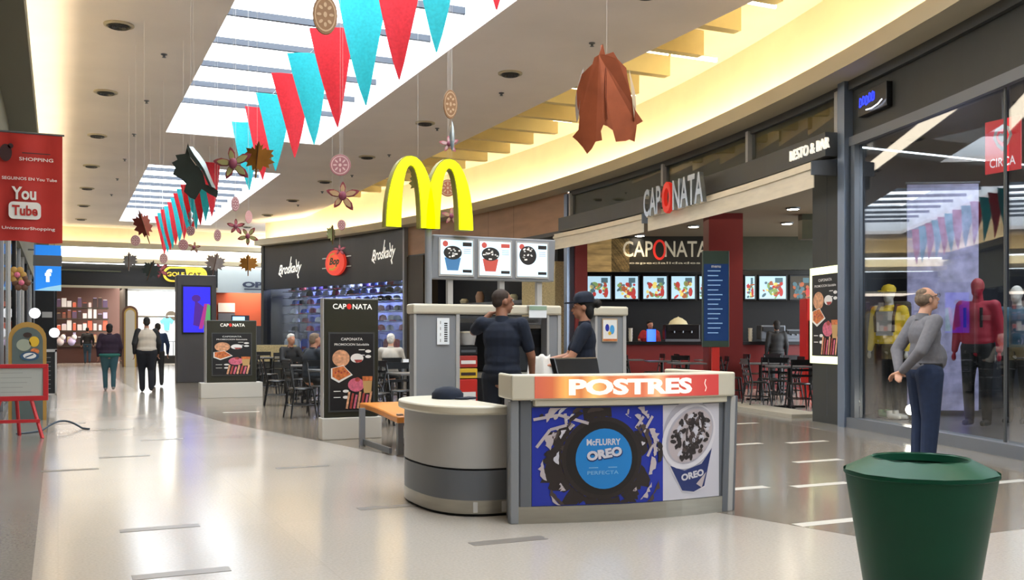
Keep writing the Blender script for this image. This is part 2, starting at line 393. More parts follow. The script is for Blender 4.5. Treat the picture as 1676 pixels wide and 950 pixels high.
# ---------------------------------------------------------------- far end
b = MB()
b.box(-3.2, 10.5, 44, 44.1, 5.12, ZC + .3, 'cream')
wf = struct(b, 'wall_far')
b = MB(); b.box(-3.2, 10.5, 43.4, 43.5, 4.98, 5.16, 'lip'); b.box(-3.2, 10.5, 43.5, 44.1, 4.98, 5.02, 'lip'); struct(b, 'trim_4')
b = MB(); b.box(-3, 10, 43.65, 43.75, 5.03, 5.07, 'covew'); tag(b.build('cove_lamp_strip'), 'upper warm light strip across the far end wall', 'lamp')
b = MB(); b.box(-3.2, 10.5, 45.3, 45.4, 4.46, 5.0, 'cream'); b.build('upper_fascia', wf)
b = MB(); b.box(-3.2, 10.5, 44.7, 44.76, 4.46, 4.6, 'lip'); b.box(-3.2, 10.5, 44.7, 45.3, 4.42, 4.46, 'lip'); struct(b, 'trim_5')
b = MB(); b.box(-3, 10, 44.9, 45.0, 4.48, 4.52, 'covew'); tag(b.build('cove_lamp_strip'), 'lower warm light strip across the far end wall', 'lamp')
# wall behind the camera, reflected in the glass
b = MB(); b.box(-1, 14, -8.2, -8, 0, 6.4, 'bulk'); struct(b, 'wall_back')
# ================================================================ SHOPS
M.update(
    picture=mat('lit_white_print', 'e8eef2', emit=1.1, ecol='dce8f2'), awn=mat('awning_canvas', 'e6dcc8', .9, noise=.06, nscale=3, stretch=(1, 1, 6)),
    letw=mat('white_letter', 'e6e2d6', .5, emit=.5, ecol='e6e2d6'), silver=mat('silver_letter', 'b8c0c8', .25, .8),
    redl=mat('red_letter', 'c8281e', .4, emit=.3), glow=mat('lit_frame', 'f2f5cf', emit=.8, ecol='f0f4b4'),
    stone=mat('speckled_stone', 'b7a77c', .7, noise=.3, nscale=30), brownbox=mat('dark_brown_box', '3f3528', .6),
    chairb=mat('black_lacquer', '101012', .3), chairg=mat('table_grey_top', '5b5b5c', .3), creamf=mat('cream_wall', 'cdc4a0', .7),
)
C_ = lambda n, h, e=0, r=.5: mat(n, h, r, emit=e)
orange = mat('orange_print', 'c8703a', noise=.4, nscale=30); pink = mat('pink_print', 'c9637a', noise=.3, nscale=30); skinp = mat('peach_print', 'd09872', noise=.35, nscale=26); ham = mat('dark_red_print', 'a3413a', noise=.4, nscale=30)
wht = C_('white_print', 'e4e2dd'); blk = C_('black_print', '0e0d0f'); lblue = C_('light_blue_print', '4ba0d8'); blue = C_('blue_print', '1a2a9c'); brn = C_('brown_print', '3a2a24'); yel = C_('yellow_print', 'd9b02e'); grn = C_('green_print', '3d6b3a')
tan_ = C_('tan_print', 'c09a62')
# ---- right arc: shared fascia strip beneath the ledge
def frame_at(Y, off=0, z=0):            # empty transform whose local -y looks at the concourse and +x runs towards the camera
    p = FP(Y, off, z); a = FA(Y)
    return p, a - PI / 2
# big clothes shop: frame, sill, header, fascia, glass
Y1 = 10.55
b = MB(); b.sweep(-6, Y1, [(.0, 4.08), (.0, 4.87), (-.12, 4.87), (-.12, 4.08)], 'panel', 20); shop = struct(b, 'wall_clothes_shop')
b = MB(); b.sweep(-6, Y1, [(.07, 4.74), (.07, 4.87), (0, 4.87), (0, 4.74)], 'frame', 20); b.build('top_rail', shop)
b = MB(); b.sweep(-6, Y1, [(.06, 3.95), (.06, 4.08), (-.1, 4.08), (-.1, 3.95)], 'kdark', 20); b.build('header_rail', shop)
b = MB(); b.sweep(-6, Y1, [(.1, 0), (.1, .14), (-.12, .14), (-.12, 0)], 'kdark', 20); b.build('sill', shop)
yy = [Y1 - .1, 7.35, 4.2, 1.0, -2.2, -5.6]
for i, y in enumerate(yy):
    b = MB(); b.sweep(y - .05, y + .05, [(.05, .14), (.05, 3.95), (-.07, 3.95), (-.07, .14)], 'steel' if i == 0 else 'frame', 1)
    if i != 1: b.build('mullion', shop)
b = MB(); b.sweep(7.33, 7.36, [(.0, .14), (.0, 3.95), (-.02, 3.95), (-.02, .14)], 'frame', 1); b.build('glass_joint', shop)
for i in range(len(yy) - 1):
    b = MB(); b.sweep(yy[i + 1] + .02, yy[i] - .05, [(-.02, .14), (-.02, 3.95), (-.032, 3.95), (-.032, .14)], 'pane', 1); struct(b, 'window_%d' % (20 + i))
b = MB(); b.sweep(Y1 - .02, Y1 + .16, [(.13, 0), (.13, 4.87), (-.15, 4.87), (-.15, 0)], 'steelb', 1); struct(b, 'trim_6')
# interior
slat = mat('blue_grey_slat', '5a6172', .6)
b = MB(); b.box(10.3, 15.2, Y1 + .6, Y1 + .7, 0, 4.1, 'panel'); b.box(10.25, 15.0, Y1 + .52, Y1 + .6, .12, 4.0, mat('shop_side_wall', '3a3d44', .7)); struct(b, 'wall_partition')
b = MB(); b.box(14.9, 15, -6, Y1 + .6, 0, 4.1, mat('shop_back', '3b3f4c', .7)); wb = struct(b, 'wall_shop_back')
for i in range(15):
    b = MB(); b.box(14.85, 14.9, -5.8, Y1, .3 + i * .24, .44 + i * .24, slat); b.build('slat', wb)
b = MB(); b.prism([(FX(y, -.14), y) for y in (-6, -2, 2, 6, Y1 + .5)] + [(15, Y1 + .5), (15, -6)], 4.1, 4.2, 'frame'); struct(b, 'ceiling_clothes_shop')
b = MB(); b.prism([(FX(y, -.14), y) for y in (-6, -2, 2, 6, Y1 + .5)] + [(15, Y1 + .5), (15, -6)], .002, .12, mat('shop_plinth', '4d4a48', .4)); struct(b, 'floor_clothes_shop')
# snowy hanging poster inside
p = WD(1535, 500, 13.6)
t = thing('hanging_poster', 'tall pale lilac poster hanging behind the shop glass beside the grey-shirted man', 'poster', (11.7, 10.35, .2), -TH - .1)
b = MB(); b.box(-.5, .5, 0, .03, .0, 3.3, mat('lilac_print', 'a8a4c6', .6, noise=.35, nscale=6)); b.build('sheet', t)
b = MB(); b.cyl((-.52, .015, 3.32), (.52, .015, 3.32), .02, m='steel'); b.build('rail', t)
p, a = frame_at(7.4, -.25, 3.0)
cp = WD(1641, 238, 10.75)
t = thing('shop_sign', 'red square sign with white heart pin and word behind the glass', 'sign', (cp.x, cp.y, cp.z), FA(7) + PI / 2 + PI)
t.rotation_euler.z = -PI / 2 + .35 - .33
b = MB(); b.box(-.22, .22, 0, .015, -.29, .29, mat('sign_red', 'b8242a', .5, emit=.9)); b.build('sheet', t)  # glow added to the red so it shows through the glass
f = Flat()
f.poly([(-.12, .1), (-.09, .19), (0, .23), (.09, .19), (.12, .1), (.07, 0), (0, -.07), (-.07, 0)], wht, 1)
f.poly([(-.08, .1), (-.06, .16), (0, .18), (.06, .16), (.08, .1), (.05, .03), (0, -.02), (-.05, .03)], mat('sign_red', ''), 2)
f.poly([(0, .03), (-.05, .08), (-.05, .12), (-.02, .14), (0, .12), (.02, .14), (.05, .12), (.05, .08)], wht, 3)
lw_ = mat('added_glow_white', 'f4f6f8', emit=.6)  # white print with added glow, not a lamp
f.text('CIRCA', 0, -.18, .1, lw_, 2, w=.32); f.build('print', t)
b = MB(); b.box(-.01, .01, 0, .01, .29, .9, 'steel'); b.build('hanger', t)
# blue lit sign on the fascia
p, a = frame_at(9.9, .07, 4.42)
t = thing('neon_sign', 'small glowing blue sign in a black box on the dark fascia', 'sign', p, a)
b = MB(); b.box(-.36, .36, -.02, .07, -.13, .2, 'black'); b.build('box', t, bevel=.01)
f = Flat(.006); nb = mat('blue_neon', '2030ff', emit=4, ecol='1626ff')
for i, (x, z0, z1) in enumerate(((-.28, 0, .12), (-.2, .02, .13), (-.12, 0, .12), (-.04, .02, .14), (.04, .02, .14))):
    f.line([(x - .03, z0), (x - .02, z1), (x + .03, z1 - .03), (x + .02, z0 + .01), (x - .03, z0)], .018, nb, 4)
f.build('neon_letters', t)
b = MB(); b.tube([(-.1, -.045, -.08), (.05, -.05, -.09), (.2, -.05, -.07), (.3, -.05, -.03)], .008, mat('white_neon', 'dfe6ff', emit=3)); b.build('neon_swoosh', t)

# ---- dark pillar with lit poster between clothes shop and restaurant
Y2 = 11.55
b = MB(); b.sweep(Y1 + .16, Y2, [(.05, 0), (.05, 3.78), (-.12, 3.78), (-.12, 0)], 'panel', 2); struct(b, 'wall_pillar')
p, a = frame_at(11.25, .06, .95)
def food_print(f, w, h, x0, z0):        # plates of food on black: bottom left corner x0,z0
    X = lambda q: x0 + q * w; Z = lambda q: z0 + q * h
    f.rect(X(0), X(1), Z(0), Z(1), blk, 1)
    f.disc(X(.25), Z(.68), .2 * w, .11 * h, skinp, 2); f.disc(X(.62), Z(.68), .15 * w, .06 * h, wht, 2)
    f.poly([(X(.55), Z(.66)), (X(.75), Z(.66)), (X(.72), Z(.63)), (X(.6), Z(.62))], ham, 3)
    f.poly([(X(.02), Z(.55)), (X(.3), Z(.59)), (X(.52), Z(.46)), (X(.2), Z(.36)), (X(.02), Z(.42))], wht, 3)
    f.poly([(X(.05), Z(.55)), (X(.3), Z(.58)), (X(.48), Z(.47)), (X(.2), Z(.39)), (X(.05), Z(.44))], orange, 4)
    for i in range(5): f.disc(X(.12 + .07 * i), Z(.49 + .02 * (i % 2)), .025 * w, .012 * h, ham, 5, 10)
    f.disc(X(.6), Z(.33), .19 * w, .09 * h, pink, 3); f.disc(X(.63), Z(.4), .06 * w, .03 * h, ham, 4)
    f.poly([(X(.74), Z(.44)), (X(.98), Z(.44)), (X(.95), Z(.22)), (X(.78), Z(.22))], tan_, 4); f.poly([(X(.74), Z(.44)), (X(.98), Z(.44)), (X(.975), Z(.38)), (X(.75), Z(.38))], orange, 5)
    for i in range(7):
        q = .38 + .085 * i; f.line([(X(q), Z(.02)), (X(q + .06), Z(.24 - .02 * (i % 3)))], .05 * w, (skinp, ham, pink)[i % 3], 5 + i % 2)
    f.text('CAPONATA', X(.5), Z(.93), .035 * h, wht, 2, w=.5 * w); f.text('PROMOCION Saludable', X(.5), Z(.86), .03 * h, wht, 2, w=.8 * w)
    for zq in (.77, .70): f.disc(X(.88), Z(zq), .07 * w, .02 * h, wht, 3, 14); f.line([(X(.66), Z(zq + .02)), (X(.8), Z(zq + .02))], .01 * h, wht, 3)
    for zq in (.25, .17): f.disc(X(.36), Z(zq), .07 * w, .02 * h, wht, 3, 14); f.line([(X(.08), Z(zq)), (X(.24), Z(zq))], .01 * h, wht, 3)
t = thing('light_box_poster', 'framed food poster with glowing pale border on the dark pillar', 'poster', p, a)
t.location = FP(11.08, .06, .88)
b = MB(); b.box(-.45, .45, -.05, 0, 0, 1.42, 'glow'); b.build('lit_border', t)
f = Flat(); f.fn = lambda x, z, y: (x, y - .052, z); food_print(f, .76, 1.2, -.38, .11); f.build('print', t)

# ---- restaurant front
Y3 = 21.4
b = MB(); b.sweep(Y1 + .16, Y3, [(.03, 4.75), (.03, 4.87), (-.12, 4.87), (-.12, 4.75)], 'frame', 12)
rest = struct(b, 'wall_restaurant_front')
for y in (Y1 + .3, 13.6, 16.9, Y3 - .1):
    b = MB(); b.sweep(y - .04, y + .04, [(.08, 4.1), (.08, 4.8), (-.06, 4.8), (-.06, 4.1)], 'kpanel', 1); b.build('mullion', rest)
ys = (Y1 + .3, 13.6, 16.9, Y3 - .1)
for i in range(3):
    b = MB(); b.sweep(ys[i] + .04, ys[i + 1] - .04, [(0, 4.2), (0, 4.75), (-.01, 4.75), (-.01, 4.2)], 'pane', 3); struct(b, 'window_%d' % (30 + i))
b = MB(); b.sweep(Y1 + .3, Y3, [(-.06, 3.8), (-.06, 4.75), (-.1, 4.75), (-.1, 3.8)], mat('transom_olive', '5a5a3c', .35, noise=.25, nscale=1.5), 8); b.build('transom_backing', rest)
b = MB(); b.sweep(10.78, Y3 + .1, [(.28, 3.86), (.28, 4.2), (.04, 4.2), (.04, 3.86)], 'frame', 12)
sb = b.build('sign_beam'); tag(sb, 'long dark grey sign beam above the restaurant awning', 'beam')
b = MB(); b.sweep(21.38, 21.55, [(.1, 0), (.1, 4.8), (-.2, 4.8), (-.2, 0)], 'steelb', 1); struct(b, 'trim_7')
def awning(ya, yb, label, o0=.3):
    t = thing('awning', label, 'awning', (0, 0, 0), 0, 'restaurant awnings')
    b = MB(); b.sweep(ya, yb, [(.03, 3.85), (o0 + .1, 3.8), (o0 + .1, 3.76), (.03, 3.8)], 'awn', 8); b.build('canopy', t)
    b = MB(); b.sweep(ya, yb, [(o0 + .1, 3.42), (o0 + .1, 3.76), (o0 + .085, 3.76), (o0 + .085, 3.42)], 'awn', 8); b.build('valance', t)
    b = MB(); b.sweep(ya, yb, [(o0 + .13, 3.69), (o0 + .13, 3.74), (o0 + .07, 3.74), (o0 + .07, 3.69)], 'awn', 8); b.build('front_bar', t)
    b = MB(); b.sweep(ya - .03, ya, [(.0, 3.6), (o0 + .14, 3.6), (o0 + .14, 3.8), (.0, 3.84)], 'steel', 1); b.build('end_bracket', t)
awning(10.9, 16.9, 'cream canvas awning at the right part of the restaurant front')
awning(17.1, 21.5, 'shorter cream canvas awning at the left part of the restaurant front')
def arc_sign(name, label, Y, off, z, builder, cat='sign'):
    p = FP(Y, off, z); t = thing(name, label, cat, p, FA(Y) - PI / 2); builder(t); return t
def b1(t):
    text3d('letters', 'CAP', .55, .08, 'silver', t, w=.78, bold=.02, loc=(-1.0, -.02, 0))
    o = text3d('red_letter', 'O', .6, .08, 'redl', t, w=.38, bold=.03, loc=(-.36, -.02, -.03))
    text3d('letters', 'NATA', .55, .08, 'silver', t, w=1.2, bold=.02, loc=(.5, -.02, 0))
arc_sign('raised_lettering', 'silver raised restaurant lettering with a red O on the grey sign beam', 15.3, .52, 3.66, b1)
def b2(t): text3d('letters', 'RESTO & BAR', .16, .03, 'letw', t, w=1.15, bold=0)
arc_sign('raised_lettering', 'small white RESTO & BAR lettering at the right of the sign beam', 11.2, .29, 3.95, b2)

# interior, parallel to the counter line
def RL(r, d): return Vector((r * CT + d * ST, -r * ST + d * CT))
def rbox(b, r0, r1, d0, d1, z0, z1, m):
    b.prism([tuple(RL(r0, d0)), tuple(RL(r1, d0)), tuple(RL(r1, d1)), tuple(RL(r0, d1))], z0, z1, m)
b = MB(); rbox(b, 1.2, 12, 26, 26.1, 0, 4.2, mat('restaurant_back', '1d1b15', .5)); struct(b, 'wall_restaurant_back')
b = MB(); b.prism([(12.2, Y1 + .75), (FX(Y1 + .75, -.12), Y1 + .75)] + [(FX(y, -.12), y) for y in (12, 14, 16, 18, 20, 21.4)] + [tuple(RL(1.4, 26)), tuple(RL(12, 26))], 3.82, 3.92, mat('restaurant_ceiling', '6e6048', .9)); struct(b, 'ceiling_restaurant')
b = MB(); rbox(b, 6.0, 12, 20.3, 20.6, 3.3, 3.85, 'olive'); rbox(b, 1.5, 8, 24.9, 25.1, 2.98, 3.82, 'olive'); struct(b, 'trim_8')
b = MB(); b.prism([tuple(RL(1.55, 24.1)), tuple(RL(1.85, 24.1)), tuple(RL(1.75, 26)), tuple(RL(1.4, 26))], 0, 3.82, 'red'); struct(b, 'wall_restaurant_left')
b = MB(); rbox(b, 4.05, 4.75, 20.2, 20.8, 0, 3.82, 'red'); struct(b, 'wall_red_column')
b = MB(); b.sweep(12.05, 21.4, [(.12, 0), (.12, .06), (-.5, .06), (-.5, 0)], mat('step_stone', 'a39c8c', .5), 10); struct(b, 'trim_9')
def in_front(u, v, d): return WD(u, v, d)
for i, (u, v, d) in enumerate(((1298, 342, 19.3), (1288, 366, 21.5), (1321, 376, 22.6), (1135, 371, 22), (1242, 392, 24.0), (1047, 386, 23.5))):
    p = W(u, v, 3.8)
    t = thing('downlight', 'round restaurant ceiling downlight, ' + ('nearest the dark pillar', 'second nearest the dark pillar', 'right behind the two nearest ones', 'left of the red column', 'farthest one right of the red column', 'leftmost, above the cream indoor lettering')[i], 'lamp', (p.x, p.y, 3.82), 0, 'restaurant downlights')
    b = MB(); b.lathe([(.14, 0), (.14, -.03), (.115, -.035)], 'steel', 14); b.build('ring', t)
    b = MB(); b.lathe([(.115, -.034), (.001, -.05)], 'spot', 14); b.build('lens', t)
    pl = bpy.data.lights.new('downlight_bulb', 'SPOT'); pl.energy = 28; pl.color = (1, .8, .55); pl.spot_size = 2.0; pl.shadow_soft_size = .06
    po = bpy.data.objects.new('downlight_bulb', pl); COL.objects.link(po); po.location = (p.x, p.y, 3.74)
# menu light boxes
menus = [(960, 1001), (1005, 1046), (1051, 1093), (1097, 1139), (1143, 1160), (1218, 1237), (1241, 1288), (1292, 1330)]
for i, (u0, u1) in enumerate(menus):
    D = 25.3; r0, r1 = (u0 - 838) / 1607 * D, (u1 - 838) / 1607 * D; c = RL((r0 + r1) / 2, D); w = r1 - r0; zc = 1.27 + (552 - 471) / 1607 * D
    t = thing('menu_board', ['leftmost lit food menu board, with sandwich and a drink', 'second lit menu board from the left, with fried food', 'third lit menu board from the left, pale blue and grey', 'fourth lit menu board from the left, with green salad dish',
        'narrow slice of lit menu board left of the blue totem', 'narrow lit menu board right of the red column', 'wide lit menu board right of the red column', 'dim menu board at the right end of the row'][i], 'menu board', (c.x, c.y, zc), -TH, 'restaurant menu boards')
    b = MB(); b.box(-w / 2, w / 2, 0, .1, -.33, .33, 'black'); b.build('case', t, bevel=.01)
    f = Flat(.003); rr = random.Random(i)
    e = .9 if i < 7 else .15
    f.rect(-w / 2 + .03, w / 2 - .03, -.29, .29, mat('menu_pale%d' % (i == 7), 'a8c4d0', emit=e * .7, ecol='a8c8da') if i != 7 else mat('menu_dim', '4d4638', .5), 1)
    hw = w / 2 - .06
    dk = [mat('menu_a', '4d6a72', emit=.4), mat('menu_b', 'a35a38', emit=.4), mat('menu_c', 'd6c46c', emit=.5), mat('menu_d', '7c9a5c', emit=.4), mat('menu_e', 'b23a36', emit=.4)]
    for k in range(26):
        f.disc(rr.uniform(-hw * .75, hw * .75), rr.uniform(-.24, .12), rr.uniform(.04, .13) * min(1, w), rr.uniform(.02, .06), dk[(k + i) % (5 if i < 7 else 2)], 2 + k % 4, 10, rot=rr.uniform(0, 3))
    f.rect(hw * .2, hw * .85, .12, .25, dk[0], 2); f.disc(hw * .7, -.12, .05 * min(1, w * 2), .11, dk[4], 6, 12)
    f.build('print', t)
c = RL(4.3, 24.85)
t = thing('wall_sign', 'large dark indoor sign with cream restaurant lettering and red O', 'sign', WD(1088, 413, 24.85), -TH)
b = MB(); b.box(-1.35, 1.35, 0, .05, -.5, .5, mat('dark_sign', '17140c', .4)); b.build('board', t)
f = Flat(); ls = mat('indoor_letter', 'b8b09a', .5, emit=.12)
f.text('CAP', -.68, .08, .4, ls, 1, w=.75); f.text('NATA', .55, .08, .4, ls, 1, w=1.1); f.disc(-.13, .06, .17, .26, 'redl', 1); f.disc(-.13, .06, .11, .2, mat('dark_sign', ''), 2)
f.text('especialidades', 0, -.28, .07, ls, 1, w=1.8); f.build('lettering', t)
t = thing('wall_picture', 'sepia landscape picture left of the indoor restaurant sign', 'picture', WD(994, 418, 24.85), -TH)
b = MB(); b.box(-.56, .56, 0, .04, -.42, .42, mat('sepia_print', '9a8050', .6, noise=.5, nscale=3, emit=.25, ecol='9a8050', stretch=(.6, 1, 3))); b.build('canvas', t)
# bar counter and things on it
b = MB(); b.box(-4, 6, -.2, .2, 0, 1.08, 'red'); o = MB(); o.box(-4.05, 6, -.3, .3, 1.08, 1.16, 'black')
q = RL(6.0, 24.2); t = thing('bar_counter', 'long red restaurant counter with a black worktop', 'counter', (q.x, q.y, 0), -TH); b.build('front', t); o.build('worktop', t)
b = MB(); b.box(-4, 6, -.35, .35, 0, 1.1, 'blackm'); b.box(-4, 6, .05, .35, 1.1, 2.2, 'blackm'); q = RL(6.0, 25.55); bc = b.build('back_counter', loc=(q.x, q.y, 0)); bc.rotation_euler.z = -TH; tag(bc, 'black back counter under the row of lit menu boards', 'counter')
def machine(u, v, w, h, label, col, name='coffee_machine', cat='machine', D=24.2):
    p = RL((u - 838) / 1607 * D, D)
    t = thing(name, label, cat, (p.x, p.y, 1.16), -TH)
    b = MB(); b.box(-w / 2, w / 2, -.2, .25, 0.05, h, col); b.build('body', t, bevel=.02)
    b = MB(); b.box(-w / 2 + .04, w / 2 - .04, -.25, -.2, h * .62, h - .04, 'black'); b.box(-w / 2, w / 2, -.26, -.2, .0, .06, 'steel'); b.build('front_panel', t)
    for k in range(3):
        b = MB(); b.cyl((-w / 4 + k * w / 4, -.24, h * .62), (-w / 4 + k * w / 4, -.24, h * .5), .02, m='steel', n=8); b.build('spout', t)
    return t
machine(1115, 535, .85, .42, 'black espresso machine left of the blue totem', 'black')
machine(1262, 535, .6, .4, 'dark espresso machine right of the red column', 'steel')
machine(1300, 535, .5, .3, 'small grey toaster beside the red fridge', 'steel', 'toaster', 'toaster')
t = thing('fountain_cup_stack', 'pale domed cloche standing on the black espresso machine', 'cloche', (*RL((1110 - 838) / 1607 * 24.2, 24.2), 1.58), -TH)
b = MB(); b.lathe([(.24, 0), (.2, .08), (.1, .15), (.02, .18), (.001, .2)], 'creamf', 16); b.build('dome', t)
for i, (u, D, l) in enumerate(((1032, 24.2, 'leftmost pale cup stack on the red counter'), (1168, 24.2, 'pale cup stack beside the red column'), (1228, 24.2, 'white cup stack right of the red column'))):
    t = thing('cup_stack', l, 'cups', (*RL((u - 838) / 1607 * D, D), 1.16), -TH)
    for k in range(4):
        b = MB(); b.lathe([(.001, 0), (.04, 0), (.055, .12), (.05, .12)], 'kcream', 10, c=(0, 0, k * .07)); b.build('cup', t)
p = RL((1327 - 838) / 1607 * 20, 20)
t = thing('drinks_fridge', 'tall red drinks fridge at the right end of the red counter', 'fridge', (p.x, p.y, 0), -TH)
b = MB(); b.box(-.16, .3, -.25, .25, 0, 2.05, mat('fridge_red', 'b3221c', .4, emit=.15)); b.build('cabinet', t, bevel=.02)
b = MB(); b.box(-.12, .26, -.27, -.25, .2, 1.6, 'black'); b.build('door', t)
f = Flat(); f.fn = lambda x, z, y: (x, y - .275, z); f.text('Coca', 0.02, 1.1, .09, wht, 1, rot=PI / 2, shear=.3); f.text('Cola', 0.02, .7, .09, wht, 1, rot=PI / 2, shear=.3); f.build('lettering', t)
# blue totem in front of the red column
p = RL((1171 - 838) / 1607 * 18.6, 18.6)
t = thing('menu_totem', 'tall narrow blue menu totem in front of the red column', 'totem', (p.x, p.y, 0), -TH)
b = MB(); b.box(-.07, .07, -.04, .04, 0, 1.1, 'bred'); b.box(-.25, .25, -.2, .2, 0, .03, 'bred'); b.build('stand', t)
b = MB(); b.box(-.25, .25, -.06, .06, 1.08, 2.9, mat('totem_green', '39493f', .4)); b.build('panel', t, bevel=.01)
f = Flat(); f.fn = lambda x, z, y: (x, y - .062, z); f.rect(-.23, .23, 1.2, 2.65, mat('totem_blue', '1c3a6e', .3, emit=.12), 1)
for k in range(14): f.line([(-.16, 1.35 + .09 * k), (.04 + .12 * ((k * 7) % 3) / 3, 1.35 + .09 * k)], .018, mat('totem_text', '8fb4dc', emit=.2), 2)
f.text('menu', 0, 2.6, .04, wht, 2); f.build('print', t)

# ---- wood-clad wall between restaurant and toy shop
b = MB(); b.sweep(21.55, 30.7, [(.0, 3.95), (.0, 4.87), (-.12, 4.87), (-.12, 3.95)], 'wood', 10); ww = struct(b, 'wall_wood')
for i in range(6):
    b = MB(); y = 23 + i * 1.45; b.sweep(y, y + .012, [(.002, 3.95), (.002, 4.87), (0, 4.87), (0, 3.95)], 'brownbox', 1); b.build('panel_joint', ww)
b = MB(); b.sweep(23.5, 30.7, [(-.9, 0), (-.9, 3.95), (-1.0, 3.95), (-1.0, 0)], 'blackm', 6); b.sweep(21.55, 30.7, [(.0, 3.85), (.0, 3.95), (-1.0, 3.95), (-1.0, 3.85)], 'frame', 8); struct(b, 'wall_recess')
b = MB(); b.sweep(22.2, 24.0, [(.0, 0), (.0, 3.2), (-.5, 3.2), (-.5, 0)], 'stone', 3); struct(b, 'wall_stone_pier')
b = MB(); b.sweep(29.7, 30.7, [(.05, 0), (.05, 3.9), (-.5, 3.9), (-.5, 0)], 'brownbox', 2); struct(b, 'wall_brown_pier')
b = MB(); b.sweep(24.0, 29.7, [(-.3, 2.2), (-.3, 2.3), (-.88, 2.3), (-.88, 2.2)], 'steel', 4)
tag(b.build('recess_shelf'), 'long dark shelf in the recess behind the screens', 'shelf')
for i, (y, c, h) in enumerate(((26.2, 'stone', .28), (25.5, 'creamf', .2), (27.4, 'wood', .35), (28.3, 'creamf', .16))):
    p = FP(y, -.6, 2.3)
    b = MB(); b.lathe([(.001, 0), (.11, 0), (.14, h * .6), (.08, h), (.001, h)], c, 12)
    o = tag(b.build('storage_jar', loc=p), ('speckled', 'small cream', 'tall brown', 'squat cream')[i] + ' jar on the shelf in the dark recess', 'jar')

# ---- toy and cap shop
fas = mat('navy_fascia', '14171f', .4)
b = MB(); b.sweep(30.75, 39.5, [(.12, 3.15), (.12, 4.86), (-.1, 4.86), (-.1, 3.15)], fas, 8); fa = struct(b, 'wall_cap_shop_front')
b = MB(); b.sweep(30.7, 30.8, [(.15, 0), (.15, 4.87), (-.1, 4.87), (-.1, 0)], 'kgrey', 1); struct(b, 'trim_10')
b = MB(); b.sweep(39.4, 39.55, [(.15, 0), (.15, 4.87), (-2, 4.87), (-2, 0)], 'panel', 1); struct(b, 'trim_11')
def script(t):
    f = Flat(.01)
    f.text('Broskady', 0, 0, .5, 'letw', 1, w=1.45, shear=.35, bold=.02, rot=.06)
    f.line([(.0, .1), (.1, .5)], .05, 'letw', 2); f.line([(.45, .1), (.42, .38)], .05, 'letw', 2); f.line([(-.75, -.1), (-.55, -.25)], .05, 'letw', 2)
    f.line([(.5, -.18), (.56, -.34)], .07, 'letw', 2)
    f.build('lettering', t)
arc_sign('script_lettering', 'white handwritten style lettering left of the red oval sign', 37.8, .13, 3.85, script)
arc_sign('script_lettering', 'white handwritten style lettering right of the red oval sign', 32.0, .13, 4.05, script)
def oval(t):
    b = MB(); b.slab([(.62 * math.cos(2 * PI * i / 28), .46 * math.sin(2 * PI * i / 28)) for i in range(28)], -.1, 0, mat('oval_red', 'c93426', .4, emit=.5)); b.build('oval_plate', t)
    f = Flat(.004); f.fn = lambda x, z, y: (x, y - .1, z)
    f.disc(-.08, .0, .4, .3, mat('oval_rim', 'e0502e', emit=.4), 1); f.text('Bop', 0, .02, .34, mat('dark_green_letter', '1f3818'), 3, w=.62, shear=.3, bold=.04)
    f.line([(-.35, -.22), (-.1, -.24), (.1, -.12)], .07, yel, 2); f.line([(-.4, .15), (-.25, .3), (0, .34)], .05, yel, 2)
    f.build('emblem', t)
    for s in (-1, 1):
        for z in (-.16, .2):
            b = MB(); b.box(s * .62, s * .95, -.03, 0, z - .02, z + .02, 'silver'); b.build('bar', t)
arc_sign('oval_sign', 'red oval sign with green and yellow emblem on the navy fascia', 34.9, .13, 3.95, oval)
for i, y in enumerate((30.85, 33.0, 35.2, 37.4)):
    b = MB(); b.sweep(y, y + 2.1, [(-.02, .1), (-.02, 3.15), (-.03, 3.15), (-.03, .1)], 'pane', 2); struct(b, 'window_%d' % (40 + i))
b = MB(); b.sweep(30.8, 39.5, [(.05, 0), (.05, .45), (-.1, .45), (-.1, 0)], 'panel', 8); struct(b, 'baseboard_cap_shop')
b = MB(); b.sweep(30.75, 39.5, [(-2.0, 0), (-2.0, 3.9), (-2.1, 3.9), (-2.1, 0)], mat('blue_back', '59608c', .6, noise=.5, nscale=2.5), 8); b.sweep(30.75, 39.5, [(-.1, 3.7), (-.1, 3.8), (-2.0, 3.8), (-2.0, 3.7)], 'white', 6); struct(b, 'wall_cap_shop_back')
capc = [mat('cap_%d' % i, c, .7) for i, c in enumerate(('c8ced8', '1d2438', '6a4fc0', 'b42a3a', '2e4fb0', 'e4e6ee', '14161c', '7a8fb8', '8a2f4a'))]
cap0 = {}
def mk_cap(ci):
    t = thing('baseball_cap', ('silver', 'dark navy', 'violet', 'red', 'bright blue', 'white', 'black', 'steel blue', 'maroon')[ci] + ' cap on the rack in the cap shop window', 'cap', (0, 0, 0), 0, 'caps in the shop window')
    b = MB(); b.lathe([(.13, 0), (.13, .06), (.1, .13), (.001, .16)], capc[ci], 10); b.build('crown', t)
    b = MB(); b.prism([(-.11, -.08), (-.09, -.22), (0, -.27), (.09, -.22), (.11, -.08)], -.01, .01, capc[(ci * 3) % 9]); b.build('peak', t)
    return t
rr = random.Random(5)
for i in range(3):
    y0 = 31.1 + i * 2.8
for row, z in enumerate((1.5, 1.85, 2.2, 2.55, 2.85, 3.1)):
    for k in range(17):
        if row < 1 and k % 3 == 0: continue
        y = 31.2 + k * .47 + rr.uniform(-.05, .05); ci = rr.randrange(9)
        c = copy_tree(cap0[ci]) if ci in cap0 else mk_cap(ci)
        cap0.setdefault(ci, c); c.location = FP(y, -.75 - rr.uniform(0, .15), z); c.scale = (1.25, 1.1, 1.2 + .2 * (k % 3) / 2); c.rotation_euler.z = FA(y) - PI / 2 + rr.uniform(-.5, .5)
